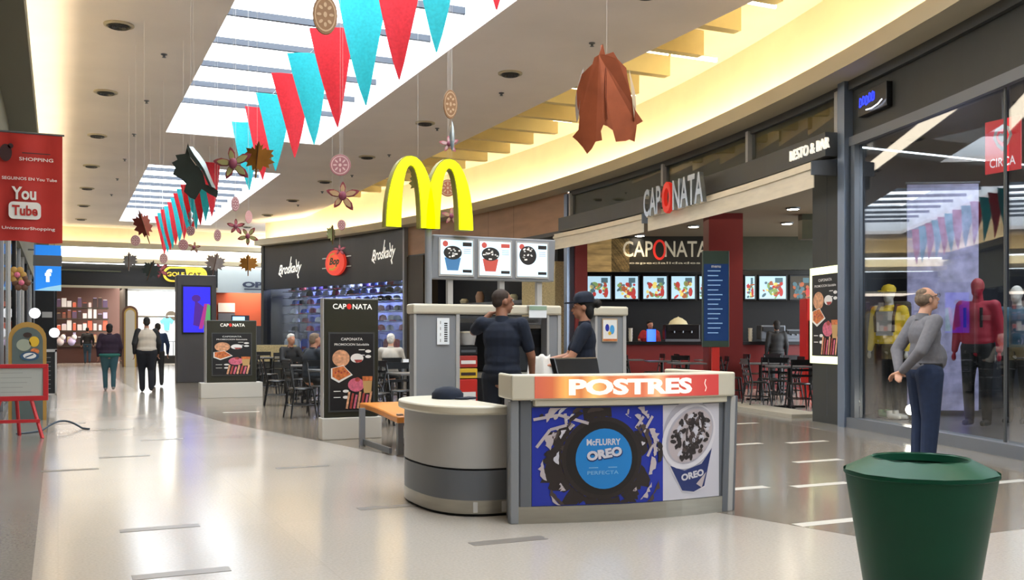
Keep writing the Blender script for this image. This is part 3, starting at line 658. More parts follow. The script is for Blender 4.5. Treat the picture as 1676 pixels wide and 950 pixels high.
for row, z in enumerate((1.45, 1.8, 2.15, 2.5, 2.8, 3.05)):
    b = MB(); b.sweep(31, 39.2, [(-.6, z), (-.6, z + .02), (-1.05, z + .02), (-1.05, z)], 'frame', 6)
    tag(b.build('rack_shelf'), '%s dark shelf of the cap rack behind the window' % ('lowest', 'second lowest', 'third lowest', 'fourth lowest', 'second highest', 'highest')[row], 'shelf', 'cap rack shelves')

for k in range(16):
    y = 31.3 + k * .5; ci = (k * 5 + 2) % 9
    t = thing('hanging_jacket', ('silver', 'dark navy', 'violet', 'red', 'bright blue', 'white', 'black', 'steel blue', 'maroon')[ci] + ' jacket hanging low in the cap shop window', 'jacket', FP(y, -.55, .5), FA(y) - PI / 2, 'jackets in the cap shop window')
    b = MB(); b.slab([(-.14, 0), (.14, 0), (.15, .45), (.2, .1), (.25, .12), (.2, .62), (.06, .7), (-.06, .7), (-.2, .62), (-.25, .12), (-.2, .1), (-.15, .45)], -.05, .05, capc[ci]); b.build('body', t, bevel=.02)
    b = MB(); b.box(-.14, .14, -.055, -.05, .3, .4, capc[(ci + 4) % 9]); b.build('chest_band', t)
    b = MB(); b.tube([(0, 0, .7), (0, 0, .86), (0, -.3, .9)], .008, 'steel', 5); b.build('hanger', t)
# ---- far end shops
b = MB(); b.box(-3.2, 6.6, 46.2, 46.4, 3.45, 4.45, 'black'); b.box(-3.2, 6.6, 46.15, 46.2, 3.4, 3.5, 'lip'); b.prism([(-3.2, 46.1), (2.5, 46.1), (-3.2, 45.4)], 4.1, 4.16, 'olive')
b.build('fascia', wf)
b = MB(); b.box(-3.2, 10.6, 55, 55.1, 0, 4.5, mat('far_shop_wall', '7c5a4c', .8)); b.box(-3.2, 2.75, 46.4, 55, 3.9, 4.0, mat('far_shop_ceiling', '8a6250', .8)); b.box(-3.2, -3.1, 44, 55, 0, 4.4, 'panel'); struct(b, 'wall_far_shop')
b = MB(); b.box(2.75, 6.4, 51, 51.1, 0, 4.0, 'white'); b.box(2.7, 2.8, 46.6, 51, 0, 3.6, 'brownbox'); b.box(2.75, 6.4, 46.4, 51, 3.95, 4.05, 'white'); b.box(6.3, 6.4, 46.4, 51, 0, 4, 'white'); struct(b, 'wall_white_shop')
b = MB(); b.box(2.8, 6.3, 50.95, 51, 2.25, 2.31, 'brownbox'); struct(b, 'trim_12')
for i, (x0, x1, y) in enumerate(((1.0, 2.1, 47.5), (-.3, .5, 48.5), (.5, 1.5, 50))):
    b = MB(); b.cyl((0, 0, 0), (x1 - x0, 0, -.0), .04, m='tube', n=8); tag(b.build('fluorescent_tube', loc=(x0, y, 3.84)), 'lit tube under the brown ceiling of the far shop', 'lamp', 'far shop tubes')
t = thing('oval_logo_sign', 'yellow rimmed oval logo sign on the black far fascia', 'sign', (UX(303, 46.15), 46.14, 4.07))
b = MB(); P = [(.6 * (1 if math.cos(a) > 0 else -1) + .34 * math.cos(a), .34 * math.sin(a)) for a in [2 * PI * i / 28 for i in range(28)]]
b.slab(P, -.08, 0, mat('logo_yellow', 'd9b438', .4, emit=.5)); b.build('rim', t)
f = Flat(.004); f.fn = lambda x, z, y: (x, y - .08, z)
f.poly([(x * .9, z * .78) for x, z in P], blk, 1); f.poly([(.1, -.25), (.72, -.25), (.86, 0), (.72, .25), (.0, .25)], mat('logo_yellow', ''), 2); f.text('GOLF', -.42, 0, .2, mat('logo_yellow', ''), 3, w=.75, bold=.03); f.text('CAT', .4, 0, .2, blk, 3, w=.55, bold=.03); f.build('lettering', t)
t = thing('kids_t_shirt', 'bright blue T-shirt hanging on the white far wall', 't-shirt', (UX(273, 50.9), 50.9, 1.9))
b = MB(); b.slab([(-.12, -.3), (.12, -.3), (.13, .12), (.25, .02), (.33, .16), (.14, .32), (.05, .28), (-.05, .28), (-.14, .32), (-.33, .16), (-.25, .02), (-.13, .12)], -.05, 0, mat('sky_blue_cloth', '4fb4dc', .8)); b.build('shirt', t)
b = MB(); b.tube([(-.14, -.02, .32), (0, -.02, .4), (.14, -.02, .32)], .012, 'steel'); b.build('hanger', t)
t = thing('round_wall_sign', 'round dark wall sign above the blue T-shirt', 'sign', (UX(280, 50.9), 50.94, 2.3))
b = MB(); b.slab([(.26 * math.cos(2 * PI * i / 24), .26 * math.sin(2 * PI * i / 24)) for i in range(24)], -.05, 0, 'brownbox'); b.build('disc', t)
f = Flat(); f.fn = lambda x, z, y: (x, y - .052, z); f.line([(-.15, 0), (.15, 0)], .05, wht, 1); f.build('print', t)
t = thing('display_rail', 'low steel rail with black base in front of the white far wall', 'rail', (UX(279, 50), 50, 0))
b = MB(); b.box(-.6, .6, -.2, .2, 0, .38, 'black'); b.build('base', t)
for k in range(6): b = MB(); b.cyl((-.55 + k * .22, -.2, .38), (-.55 + k * .22, -.2, 1.05), .02, m='steel', n=8); b.build('bar', t)
b = MB(); b.cyl((-.57, -.2, 1.05), (.57, -.2, 1.05), .02, m='steel', n=8); b.build('top_rail', t)
# shelves with goods in far left shop
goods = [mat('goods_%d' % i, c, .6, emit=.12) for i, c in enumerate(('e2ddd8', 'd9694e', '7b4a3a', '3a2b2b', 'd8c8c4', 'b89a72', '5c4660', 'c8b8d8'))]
for s, z in enumerate((.35, 1.0, 1.6, 2.2, 2.75)):
    b = MB(); b.box(-2.2, 2.3, 53.2, 54.2, z - .06, z, 'brownbox'); tag(b.build('display_shelf'), '%s brown shelf of goods in the far shop' % ('lowest', 'second', 'middle', 'fourth', 'top')[s], 'shelf', 'far shop shelves')
    for k in range(19):
        w = rr.uniform(.06, .11); h = rr.uniform(.2, .5); x = -2.08 + k * .235
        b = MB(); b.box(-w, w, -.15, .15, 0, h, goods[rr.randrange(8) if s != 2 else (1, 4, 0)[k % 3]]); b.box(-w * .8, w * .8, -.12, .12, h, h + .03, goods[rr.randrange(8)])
        tag(b.build('boxed_goods', loc=(x, 53.45, z)), ('white', 'coral', 'brown', 'dark', 'pinkish', 'tan', 'plum', 'lilac')[goods.index(b.mats[0])] + ' packed goods on the %s shelf of the far left shop' % ('lowest', 'second', 'middle', 'fourth', 'top')[s], 'box', 'goods on the far shelves')
b = MB(); b.box(-2.2, 2.3, 52.3, 53.1, 0, .8, mat('low_brown_counter', '4b2b22', .5)); b.box(-2.25, 2.35, 52.2, 53.15, .8, .84, 'brownbox'); tag(b.build('sales_counter'), 'low brown counter along the far left shop', 'counter')
for s, (x, z) in enumerate(((-1.5, .84), (-1.0, .84), (-.5, .84), (.1, .84), (.6, .84), (1.3, .84))):
    b = MB(); b.ball((0, 0, .2), (.17, .15, .2), goods[(0, 7, 0, 4, 7, 0)[s]], 10); b.ball((.12, -.05, .42), (.12, .1, .14), goods[(7, 0, 4, 0, 0, 4)[s]], 10)
    tag(b.build('soft_bundle', loc=(x, 52.7, z)), 'pale soft bundle on the low brown counter, %s' % ('leftmost', 'second from the left', 'third from the left', 'fourth from the left', 'second from the right', 'rightmost')[s], 'bundle', 'bundles on the far counter')
# golden arched easel
t = thing('standing_mirror', 'brown arched display easel with a gold inner edge before the white shop', 'easel', (UX(213, 44.5), 44.5, 0))
def archp(w, h): return [(-w, 0), (w, 0)] + [(w * math.cos(a), h - w + w * math.sin(a)) for a in [PI * i / 10 for i in range(11)]]
b = MB(); b.slab(archp(.32, 2.6), 0, .06, mat('arch_brown', '5a3620', .5)); b.build('frame', t)
b = MB(); b.slab(archp(.24, 2.5), -.02, 0, mat('arch_gold', 'b08c3c', .4)); b.build('inner_edge', t)
b = MB(); b.slab(archp(.18, 2.42), -.04, -.02, mat('arch_pale', 'b9b1a2', .4)); b.build('panel', t)
b = MB(); b.box(-.3, -.26, 0, .5, 0, .04, 'brownbox'); b.box(.26, .3, 0, .5, 0, .04, 'brownbox'); b.build('foot', t)
# OPE.. shop
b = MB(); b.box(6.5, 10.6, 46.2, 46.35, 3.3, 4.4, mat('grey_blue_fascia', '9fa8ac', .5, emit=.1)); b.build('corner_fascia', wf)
b = MB(); b.box(6.5, 10.6, 50, 50.1, 0, 4.4, mat('salmon_wall', 'b5563c', .7)); b.box(6.45, 6.55, 46.3, 50, 0, 4.4, 'panel'); b.box(10.5, 10.6, 40, 50, 0, 4.9, 'panel'); b.box(6.5, 10.6, 46.35, 50, 3.9, 4.0, 'cream'); struct(b, 'wall_corner_shop')
t = thing('shop_lettering', 'dark blue OPEN lettering on the grey corner fascia', 'sign', (UX(418, 46.2) + .28, 46.14, 3.55))
text3d('letters', 'OPEN', .27, .03, mat('navy_letter', '1a2440', .4), t, w=1.75, bold=.05)
b = MB(); b.box(-.8, .8, -.02, 0, -.1, -.05, mat('navy_letter', '')); b.build('underline', t)
t = thing('wall_notice', 'white notice on the salmon wall of the corner shop', 'notice', (UX(371, 49.9), 49.95, 2.7))
b = MB(); b.box(-.4, .4, -.03, 0, -.2, .25, 'white'); b.build('sheet', t); b = MB(); b.box(-.4, .4, -.03, 0, -.75, -.25, 'steel'); b.build('lower_panel', t)
t = thing('monitor', 'small lit monitor on a dark desk by the salmon wall', 'monitor', (UX(393, 48), 48, 0))
b = MB(); b.box(-1, 1, -.3, .3, 0, 1.8, 'panel'); b.build('desk', t); b = MB(); b.box(-.42, .42, -.08, 0, 1.85, 2.3, 'black'); b.build('case', t)
b = MB(); b.box(-.36, .2, -.09, -.08, 1.92, 2.24, mat('screen_blue', '8fc4f0', emit=1.4)); b.build('screen', t)
# ================================================================ DESSERT KIOSK
# front counter: bowed front, parallel to the shops' cross direction
KX, KL = 2.80, 1.68
def ky(t): return 6.05 - .2 * t - .11 * math.sin(PI * t)           # bow of the front, world y
def kp(x, out=0): t = x / KL; return (KX + x, ky(t) - out)
def kstrip(b, x0, x1, out0, out1, z0, z1, m, n=12):                  # curved strip between two offsets of the bow
    P = [kp(x0 + (x1 - x0) * i / n, out1) for i in range(n + 1)] + [kp(x1 - (x1 - x0) * i / n, out0) for i in range(n + 1)]
    b.prism(P, z0, z1, m)
ct = thing('dessert_counter', 'front kiosk counter with lit red POSTRES header and ice cream poster', 'counter', (0, 0, 0))
b = MB(); kstrip(b, .02, 1.60, -.10, .0, 0, .82, 'kdark'); b.build('front_panel', ct)
b = MB(); kstrip(b, .0, 1.62, 0, .015, .0, .115, 'kkick'); b.build('kick_band', ct)
b = MB(); kstrip(b, .13, 1.60, 0, .045, .8, .845, 'kcream'); b.build('ledge', ct, bevel=.008)
b = MB(); kstrip(b, -.02, .035, -.03, .02, 0, .84, 'kgrey', 2); kstrip(b, .045, .12, -.03, .012, 0, .84, 'kdark', 2); b.build('post', ct, bevel=.008)
b = MB(); x, y = kp(1.6)
def sloped(b, x0, x1, y0, y1, z0, z1, lean, m):
    vs = [(x0, y0, z0), (x1, y0, z0), (x1, y1, z0), (x0, y1, z0), (x0 + lean, y0, z1), (x1 + lean, y0, z1), (x1 + lean, y1, z1), (x0 + lean, y1, z1)]
    b.add(vs, [(3, 2, 1, 0), (4, 5, 6, 7), (0, 1, 5, 4), (1, 2, 6, 5), (2, 3, 7, 6), (3, 0, 4, 7)], m)
sloped(b, x - .03, x + .02, y - .02, y + .12, 0, .84, .03, 'kdark'); sloped(b, x + .02, x + .065, y - .02, y + .3, 0, .84, .03, 'kpanel'); sloped(b, x + .065, x + .1, y + .0, y + .5, 0, .84, .03, 'kdark')
b.build('corner_post', ct, bevel=.006)
b = MB(); b.prism([kp(0, -.06), kp(.05, -.06), (KX + .24, 6.6), (KX + .19, 6.6)], 0, .84, 'kgrey'); b.prism([(x + .03, y + .3), (x + .08, y + .3), (x + .08, 6.6), (x + .03, 6.6)], 0, .84, 'kdark'); b.build('side_panel', ct)
b = MB(); b.prism([kp(.02, -.06), kp(.85, -.06), kp(1.62, -.06), (KX + 1.62, 6.55), (KX + .22, 6.6)], .8, .83, 'kkick'); b.build('work_surface', ct)
# header box: cream frame, rounded right end
b = MB()
P = [kp(-.03, .06)] + [kp(1.62 * i / 12, .06) for i in range(1, 13)]
xe, ye = kp(1.62, .06)
P += [(xe + .07 * math.sin(a), ye + .07 - .07 * math.cos(a)) for a in [PI / 2 * i / 5 for i in range(1, 6)]]
P += [(xe + .07, 6.62), (xe - .02, 6.62), (xe - .02, ye + .17)] + [kp(1.6 - 1.57 * i / 12, -.1) for i in range(1, 13)] + [(KX + .09, 6.4), (KX + .05, 6.4)]
b.prism(P, .842, 1.015, 'kcream'); hd = b.build('header', ct, bevel=.012)
lamp = bpy.data.materials.new('backlit_orange'); lamp.use_nodes = True; nt = lamp.node_tree; bs = nt.nodes['Principled BSDF']
tc = nt.nodes.new('ShaderNodeTexCoord'); sx = nt.nodes.new('ShaderNodeSeparateXYZ'); nt.links.new(tc.outputs['Object'], sx.inputs[0])
mr = nt.nodes.new('ShaderNodeMapRange'); mr.inputs[1].default_value = KX + .13; mr.inputs[2].default_value = KX + 1.6
rp = nt.nodes.new('ShaderNodeValToRGB'); nt.links.new(sx.outputs[0], mr.inputs[0]); nt.links.new(mr.outputs[0], rp.inputs[0])
el = rp.color_ramp.elements; el[0].position = 0; el[0].color = lin('c2604a'); el[1].position = 1; el[1].color = lin('bd3a36')
for q, c in ((.07, 'c96a44'), (.13, 'f0b060'), (.2, 'cf7a48'), (.26, 'f6c878'), (.33, 'd27a4e'), (.40, 'dc8a5c'), (.5, 'd27050'), (.58, 'f2b888'), (.64, 'cc6450'), (.74, 'c84e44'), (.88, 'bb3c3a')):
    e = el.new(q); e.color = lin(c)
nt.links.new(rp.outputs[0], bs.inputs['Base Color']); nt.links.new(rp.outputs[0], bs.inputs['Emission Color']); bs.inputs['Emission Strength'].default_value = .3
b = MB(); kstrip(b, .12, 1.50, .058, .066, .855, 1.003, lamp, 20); pn = b.build('lit_panel', hd)
f = Flat(); f.fn = lambda x, z, y: (*kp(x, .068 - y), z)
f.text('POSTRES', .80, .929, .112, mat('postres_white', 'f2e6d8', emit=.4), 1, w=.92, bold=.05)
f.line([(1.38, .97), (1.37, .94), (1.385, .91), (1.375, .885)], .006, mat('postres_white', ''), 1)
f.build('lettering', hd)
# poster
posw = mat('poster_white', 'c9c6cf', .4); oreoblue = mat('poster_disc_blue', '1c7cc4', .4); deep = mat('poster_deep_blue', '1c2f9e', .4); choc = mat('poster_chocolate', '2b211f', .45); choc2 = mat('poster_chocolate_light', '4a3c38', .45); splash = mat('poster_cream', 'b9adb0', .4); navyp = mat('poster_navy', '1d2c66', .4)
f = Flat(); PX0, PZ0, PW, PH = .125, .118, 1.425, .672
f.fn = lambda x, z, y: (*kp(x, .004 - y), z)
f.rect(PX0, PX0 + PW * .655, PZ0, PZ0 + PH, deep, 1, 10); f.rect(PX0 + PW * .655, PX0 + PW, PZ0, PZ0 + PH, posw, 1, 6)
def bx(x): return min(max(x, PX0 + .004), PX0 + PW * .652)
def bz(z): return min(max(z, PZ0 + .004), PZ0 + PH - .004)
cx, cz = PX0 + PW * .335, PZ0 + PH * .475
rr = random.Random(11)
def blob(r0, r1, a0, a1, m, layer, jag=.03, n=10):        # a curved smear around the disc
    o = []; i_ = []
    for k in range(n + 1):
        a = a0 + (a1 - a0) * k / n; t = math.sin(PI * k / n) ** .6
        o.append((a, r0 + (r1 - r0) * t + rr.uniform(-jag, jag) * t)); i_.append((a, r0 + rr.uniform(-jag, 0) * .4 * t))
    for k in range(n):
        q = [o[k], o[k + 1], i_[k + 1], i_[k]]
        P = [(bx(cx + r * math.cos(a)), bz(cz + r * math.sin(a))) for a, r in q]
        f.poly(P, m, layer)
for i in range(16): a = rr.uniform(0, 2 * PI); blob(.29, rr.uniform(.33, .45), a, a + rr.uniform(.3, .7), choc, 2, .03)
for i in range(26): a = i * .26 + rr.uniform(0, .3); r_ = .32 + rr.uniform(0, .14); blob(r_, r_ + rr.uniform(.015, .05), a, a + rr.uniform(.12, .45), (splash, choc2, splash, choc)[i % 4], 5, .02)
for i in range(22): a = rr.uniform(0, 6.28); r_ = rr.uniform(.265, .5); blob(r_, r_ + rr.uniform(.008, .03), a, a + rr.uniform(.1, .3), (posw, choc2, splash)[i % 3], 6, .012, 6)
for i in range(26):
    a = rr.uniform(0, 2 * PI); r = rr.uniform(.33, .55); x, z = cx + r * 1.15 * math.cos(a), cz + r * math.sin(a)
    if PX0 + .03 < x < PX0 + PW * .63 and PZ0 + .03 < z < PZ0 + PH - .03: f.disc(x, z, rr.uniform(.006, .022), rr.uniform(.005, .014), (splash, posw, splash, choc)[i % 4], 4, 8, rot=rr.uniform(0, 3))
for pts in ([(-.45, .08), (-.36, .2)], [(-.36, .2), (-.25, .23)], [(-.25, .23), (-.26, .31)], [(-.38, .1), (-.33, .18)], [(.24, .2), (.3, .28)], [(.3, .17), (.37, .28)], [(.33, .0), (.37, .08)], [(-.47, .27), (-.3, .3)], [(-.3, .3), (-.1, .24)]):
    f.line([(bx(cx + x), bz(cz + z)) for x, z in pts], .02, splash, 5)
f.disc(cx, cz, .285, .285, choc, 4, 36, 4); f.disc(cx, cz, .255, .255, mat('poster_chocolate_dark', '1d1614', .45), 5, 36, 3)
f.disc(cx + .01, cz - .005, .2, .208, oreoblue, 6, 36, 3)
f.text('McFLURRY', cx + .005, cz + .11, .045, posw, 7, w=.24, bold=.03); f.text('OREO', cx + .01, cz + .03, .066, posw, 8, w=.25, bold=.06, rot=.14); f.text('OREO', cx + .013, cz + .024, .07, navyp, 7, w=.26, bold=.09, rot=.14)
f.text('PERFECTA', cx, cz - .1, .025, mat('poster_pale_blue', '7fb0d8', .4), 7, w=.22); f.line([(cx - .1, cz - .065), (cx + .1, cz - .065)], .006, mat('poster_pale_blue', ''), 7)
# cup
ux, uz = PX0 + PW * .815, PZ0 + PH * .6
f.disc(ux - .005, uz + .06, .222, .245, mat('poster_shadow_grey', 'aeaab4', .4), 2, 30, 2, rot=-.35)
f.poly([(ux - .225, uz - .06), (ux + .2, uz + .02), (ux + .13, uz - .33), (ux + .03, uz - .365), (ux - .07, uz - .35), (ux - .16, uz - .2)], mat('poster_cup_white', 'd6d2d8', .4), 3)
f.disc(ux - .005, uz + .04, .255, .205, mat('poster_cup_white', ''), 4, 30, 2, rot=.75); f.disc(ux + .002, uz + .05, .23, .175, mat('poster_shadow_grey', ''), 5, 30, 2, rot=.75); f.disc(ux + .002, uz + .045, .215, .162, mat('poster_cream', 'cfc4bc', .4), 6, 30, 2, rot=.75)
for i in range(130):
    a = rr.uniform(0, 2 * PI); q = math.sqrt(rr.random()) * .93; X0, Z0 = .185 * q * math.cos(a), .165 * q * math.sin(a)
    f.disc(ux + .002 + X0 * 1.08 * .73 - Z0 * .9 * .68, uz + .045 + X0 * 1.08 * .68 + Z0 * .9 * .73, rr.uniform(.014, .034), rr.uniform(.009, .018), (choc, choc2, choc, posw, choc)[i % 5], 7 + i % 2, 7, rot=rr.uniform(0, 3))
f.poly([(ux - .17, uz - .16), (ux - .05, uz - .2), (ux + .1, uz - .16), (ux + .195, uz - .05), (ux + .125, uz - .32), (ux + .03, uz - .355), (ux - .07, uz - .34)], navyp, 4)
f.text('OREO', ux + .02, uz - .235, .05, posw, 5, w=.2, bold=.05, rot=.16); f.poly([(ux + .05, uz - .3), (ux + .14, uz - .22), (ux + .1, uz - .33)], splash, 6)
po = f.build('poster', ct)
# curved end unit
cu = thing('curved_counter', 'curved light grey end counter left of the POSTRES counter', 'counter', (2.9, 6.45, 0))
def quarter(R, cut=0, n=22):            # plan outline: half ellipse on the left, straight on the right
    return [(.0 + (.47 + R) * math.copysign(abs(math.cos(a)) ** .75, math.cos(a)), .55 + (.65 + R) * math.copysign(abs(math.sin(a)) ** .75, math.sin(a))) for a in [-PI / 2 - PI * i / n for i in range(n + 1)]]
for nm, R, z0, z1, m in (('upper_panel', 0, .34, .72, 'kpanel'), ('lower_panel', .0, .115, .325, 'kdark'), ('groove', -.012, .325, .34, 'blackm'), ('kick_band', .0, .02, .115, 'kkick'), ('plinth', -.02, 0, .02, 'blackm')):
    b = MB(); b.prism(quarter(R), z0, z1, m, smooth=True); b.build(nm, cu)
b = MB(); b.prism(quarter(.045), .72, .785, 'kcream', smooth=True); b.build('worktop', cu, bevel=.015)
b = MB(); x0, y0 = 0, 0; P = quarter(.006); b.prism([P[0], P[3], (P[3][0], P[3][1] + .03), (P[0][0], P[0][1] + .03)], .03, .105, mat('pale_sticker', 'c8c6c2', .5)); b.build('sticker', cu)
# back frame of the kiosk, plane y = 9.2
KY = 9.2
bf = thing('kiosk_back_frame', 'tall grey kiosk back with cream cap and two pillars', 'kiosk', (0, 0, 0))
def pil(x0, x1, nm='pillar'):
    b = MB(); b.box(x0, x1, KY, KY + .16, 0, 1.5, 'kgrey'); p = b.build(nm, bf, bevel=.02)
    b = MB(); b.box(x0 - .005, x0 + .02, KY - .01, KY, 0, 1.5, 'kpanel'); b.box(x1 - .02, x1 + .02, KY - .012, KY, 0, 1.5, 'kpanel'); b.build('edge_trim', p)
pil(3.19, 3.65); pil(5.24, 5.60); pil(4.66, 4.80)
b = MB(); b.box(3.17, 4.82, KY - .03, KY + .19, 1.5, 1.6, 'kcream'); b.build('cap', bf, bevel=.02)
b = MB(); b.box(5.2, 5.64, KY - .03, KY + .19, 1.5, 1.6, 'kcream'); b.build('cap', bf, bevel=.02)
b = MB(); b.box(3.65, 5.1, KY + .66, KY + .7, 0, 1.5, mat('kiosk_inner', '4c4d50', .5)); b.box(4.8, 5.24, KY + .6, KY + .66, 0, 1.02, 'kdark'); b.build('back_panel', bf)
b = MB(); b.box(3.65, 5.24, KY + .1, KY + .6, .85, .9, 'kkick'); b.build('shelf', bf)
b = MB(); b.box(3.65, 4.66, KY + .2, KY + .6, 1.42, 1.46, 'kgrey'); b.build('shelf', bf)
# notice with black lettering, poster on pillar, green sign
t = thing('paper_notice', 'white paper notice with vertical black marks on the left pillar', 'notice', (UX(723, KY) + .01, KY - .014, 1.2))
b = MB(); b.box(-.065, .065, -.002, 0, -.005, .26, 'white'); b.build('sheet', t)
f = Flat(); f.fn = lambda x, z, y: (x, y - .002, z)
for k in range(9): f.line([(.01, .03 + k * .022), (.045, .03 + k * .022)], .012, blk, 1)
for k in range(4): f.line([(-.03, .02 + k * .06), (-.03, .05 + k * .06)], .008, mat('print_grey', '8a8a88'), 1)
f.build('print', t)
t = thing('paper_notice', 'pale framed notice with blue and tan pictures on the right pillar', 'notice', (UX(996, KY), KY - .014, 1.22))
b = MB(); b.box(-.09, .1, -.008, 0, 0, .25, mat('frame_tan', 'b59a7a')); b.build('frame', t)
f = Flat(); f.fn = lambda x, z, y: (x, y - .008, z); f.rect(-.08, .09, .03, .235, wht, 1); f.disc(-.03, .15, .025, .04, blue, 2); f.disc(.03, .13, .03, .05, lblue, 2); f.disc(.0, .09, .02, .02, yel, 3); f.line([(-.08, .02), (.09, .02)], .02, orange, 2); f.build('print', t)
t = thing('counter_sign', 'small pale green and white card on the kiosk cap', 'sign', (UX(875, KY), KY - .07, 1.6))
b = MB(); b.box(-.1, .1, -.01, 0, -.13, -.01, 'white'); b.build('card', t)
b = MB(); b.box(-.1, .1, -.014, -.01, -.05, -.01, mat('pale_green', '8fa890')); b.build('green_band', t); b = MB(); b.box(-.1, .1, -.01, .06, -.01, .0, 'white'); b.build('hook', t)
# machines within the kiosk
t = thing('ice_cream_machine', 'dark soft ice cream machine behind the worker', 'machine', (4.42, KY + .3, .9))
b = MB(); b.box(-.32, .32, -.12, .3, 0, .46, mat('machine_dark', '232427', .35)); b.build('body', t, bevel=.02)
b = MB(); b.box(-.33, .33, -.13, .3, .46, .5, 'kpanel'); b.build('lid', t); b = MB(); b.box(-.28, .28, -.135, -.12, .26, .4, 'black'); b.build('display', t)
for s in (-.12, .12): b = MB(); b.cyl((s, -.15, .26), (s, -.15, .12), .025, m='steel'); b.cyl((s, -.15, .22), (s, -.22, .26), .01, m='black'); b.build('nozzle', t)
t = thing('cup_dispenser', 'white paper cup column beside the ice cream machine', 'dispenser', (4.9, KY + .3, .9))
for k in range(5): b = MB(); b.lathe([(.001, 0), (.03, 0), (.042, .07), (.038, .07)], 'kcream', 12, c=(0, 0, .04 * k)); b.build('cup', t)
for i, (z, h, c, l) in enumerate(((.0, .32, 'bred', 'tall red carton low in the kiosk shelves'), (.33, .1, yel, 'yellow carton on the kiosk shelves'), (.44, .12, mat('carton_red', 'a8322a'), 'red carton above the yellow one'), (.57, .08, 'blackm', 'black tray above the red carton'))):
    t = thing('carton', l, 'box', (3.78, KY + .15, .9 if i == 9 else .9 - .38 + z))
    b = MB(); b.box(-.1, .1, -.12, .12, 0, h, c); b.build('body', t, bevel=.006)
    b = MB(); b.box(-.08, .08, -.123, -.12, h * .3, h * .6, (wht, brn, wht, 'steel')[i]); b.build('band', t)
b = MB(); b.box(3.66, 4.6, KY - .05, KY + .3, .0, .5, 'kdark'); tag(b.build('storage_cabinet'), 'low dark cabinet under the kiosk cartons', 'cabinet')
t = thing('white_tub', 'clear white lidded tub on the shelf left of the worker', 'tub', (3.8, KY + .1, 1.13 + .06))
b = MB(); b.lathe([(.001, 0), (.07, 0), (.09, .1), (.09, .12)], 'kpanel', 14); b.build('body', t); b = MB(); b.lathe([(.095, .12), (.095, .135), (.001, .14)], 'kcream', 14); b.build('lid', t)
# screens with dessert pictures
t = thing('menu_display', 'row of three lit dessert screens above the kiosk', 'display', (3.42, KY + .15, 1.86))
b = MB(); b.add([(0, 0, 0), (1.40, 0, 0), (1.42, 0, .45), (0.02, 0, .45), (0, .12, 0), (1.40, .12, 0), (1.42, .12, .45), (.02, .12, .45)], [(0, 1, 2, 3), (7, 6, 5, 4), (0, 4, 5, 1), (1, 5, 6, 2), (2, 6, 7, 3), (3, 7, 4, 0)], 'kgrey'); b.build('housing', t, bevel=.012)
scr = mat('screen_white', 'bcd8e6', emit=.7, ecol='c8e2f0')
for i in range(3):
    x0 = .10 + i * .43
    b = MB(); b.box(x0 - .02, x0 + .37, -.012, 0, .03, .42, 'kpanel'); fr = b.build('screen_frame', t)
    b = MB(); b.box(x0, x0 + .35, -.014, -.012, .05, .40, scr); b.build('screen', fr)
    f = Flat(); f.fn = lambda x, z, y: (x0 + x, y - .014, z); cx_ = (.13, .12, .10)[i]
    f.poly([(cx_ - .09, .22), (cx_ + .09, .22), (cx_ + .06, .09), (cx_ - .06, .09)], (mat('scr_blue', '3f6f9a', emit=.4), mat('scr_red', 'b04a40', emit=.4), mat('scr_pale', 'dfe4ec', emit=.7))[i], 2)
    f.disc(cx_ + (.02 if i == 2 else 0), .27, .10, .07 if i < 2 else .1, mat('scr_dark', '2c2826', emit=.1), 3)
    for k in range(26):
        a = rr.uniform(0, 6.28); q = math.sqrt(rr.random()) * .9
        f.disc(cx_ + (.02 if i == 2 else 0) + .09 * q * math.cos(a), .27 + (.06 if i < 2 else .09) * q * math.sin(a), .012, .008, (wht, mat('scr_dark', ''), mat('scr_cream', 'e6ddd4', emit=.6))[k % 3], 4 + k % 2, 6)
    f.rect(.24, .34, .34, .38, mat('scr_dark', '') if i != 1 else mat('scr_red', ''), 2); f.disc(.05, .36, .03, .03, mat('scr_red', ''), 2); f.rect(.24, .34, .07, .1, mat('scr_dark', ''), 2)
    for k in range(3): f.line([(.25, .31 - k * .02), (.33, .31 - k * .02)], .006, mat('scr_grey', '8898a4', emit=.3), 2)
    f.build('picture', fr)
for x in (.2, .78, 1.22): b = MB(); b.box(x, x + .055, .04, .1, -.26, .02, 'kpanel'); b.build('post', t)
# yellow arches on a pole
t = thing('arches_sign', 'glowing yellow double arch sign on a pole above the kiosk', 'sign', (3.36, KY, 1.6))
yel_l = mat('arch_yellow', 'e6e600', .3, emit=1.0, ecol='dff000')
def arch_parts(cx, mb, y0, y1, m, g=0):
    a, h, ai, hi = .250 + g, .70 + g, .108 - g, .55 + .0 - g
    n = 18; O = []; I = []
    for i in range(n + 1):
        t_ = PI * i / n
        ox = a * math.copysign(abs(math.cos(t_)) ** .9, math.cos(t_)); oz = h * math.sin(t_) ** 1.0
        ix = ai * math.copysign(abs(math.cos(t_)) ** .85, math.cos(t_)); iz = (h - .085 - g * 2) * math.sin(t_)
        O.append((cx + ox, oz)); I.append((cx + ix, iz))
    for i in range(n):
        vs = [(*O[i],), (*O[i + 1],), (*I[i + 1],), (*I[i],)]
        mb.slab([(x, z) for x, z in vs], y0, y1, m)
b = MB(); z0 = .75
for cx_ in (-.225, .18): arch_parts(cx_ + .02, b, .0, .11, mat('arch_side', '8a8428', .5), .012)
for k, v in enumerate(b.v): b.v[k] = v + Vector((0, 0, z0))
b.build('arch_body', t)
b = MB()
for cx_ in (-.225, .18): arch_parts(cx_ + .02, b, -.02, .0, yel_l)
for k, v in enumerate(b.v): b.v[k] = v + Vector((0, 0, z0))
b.build('arch_face', t)
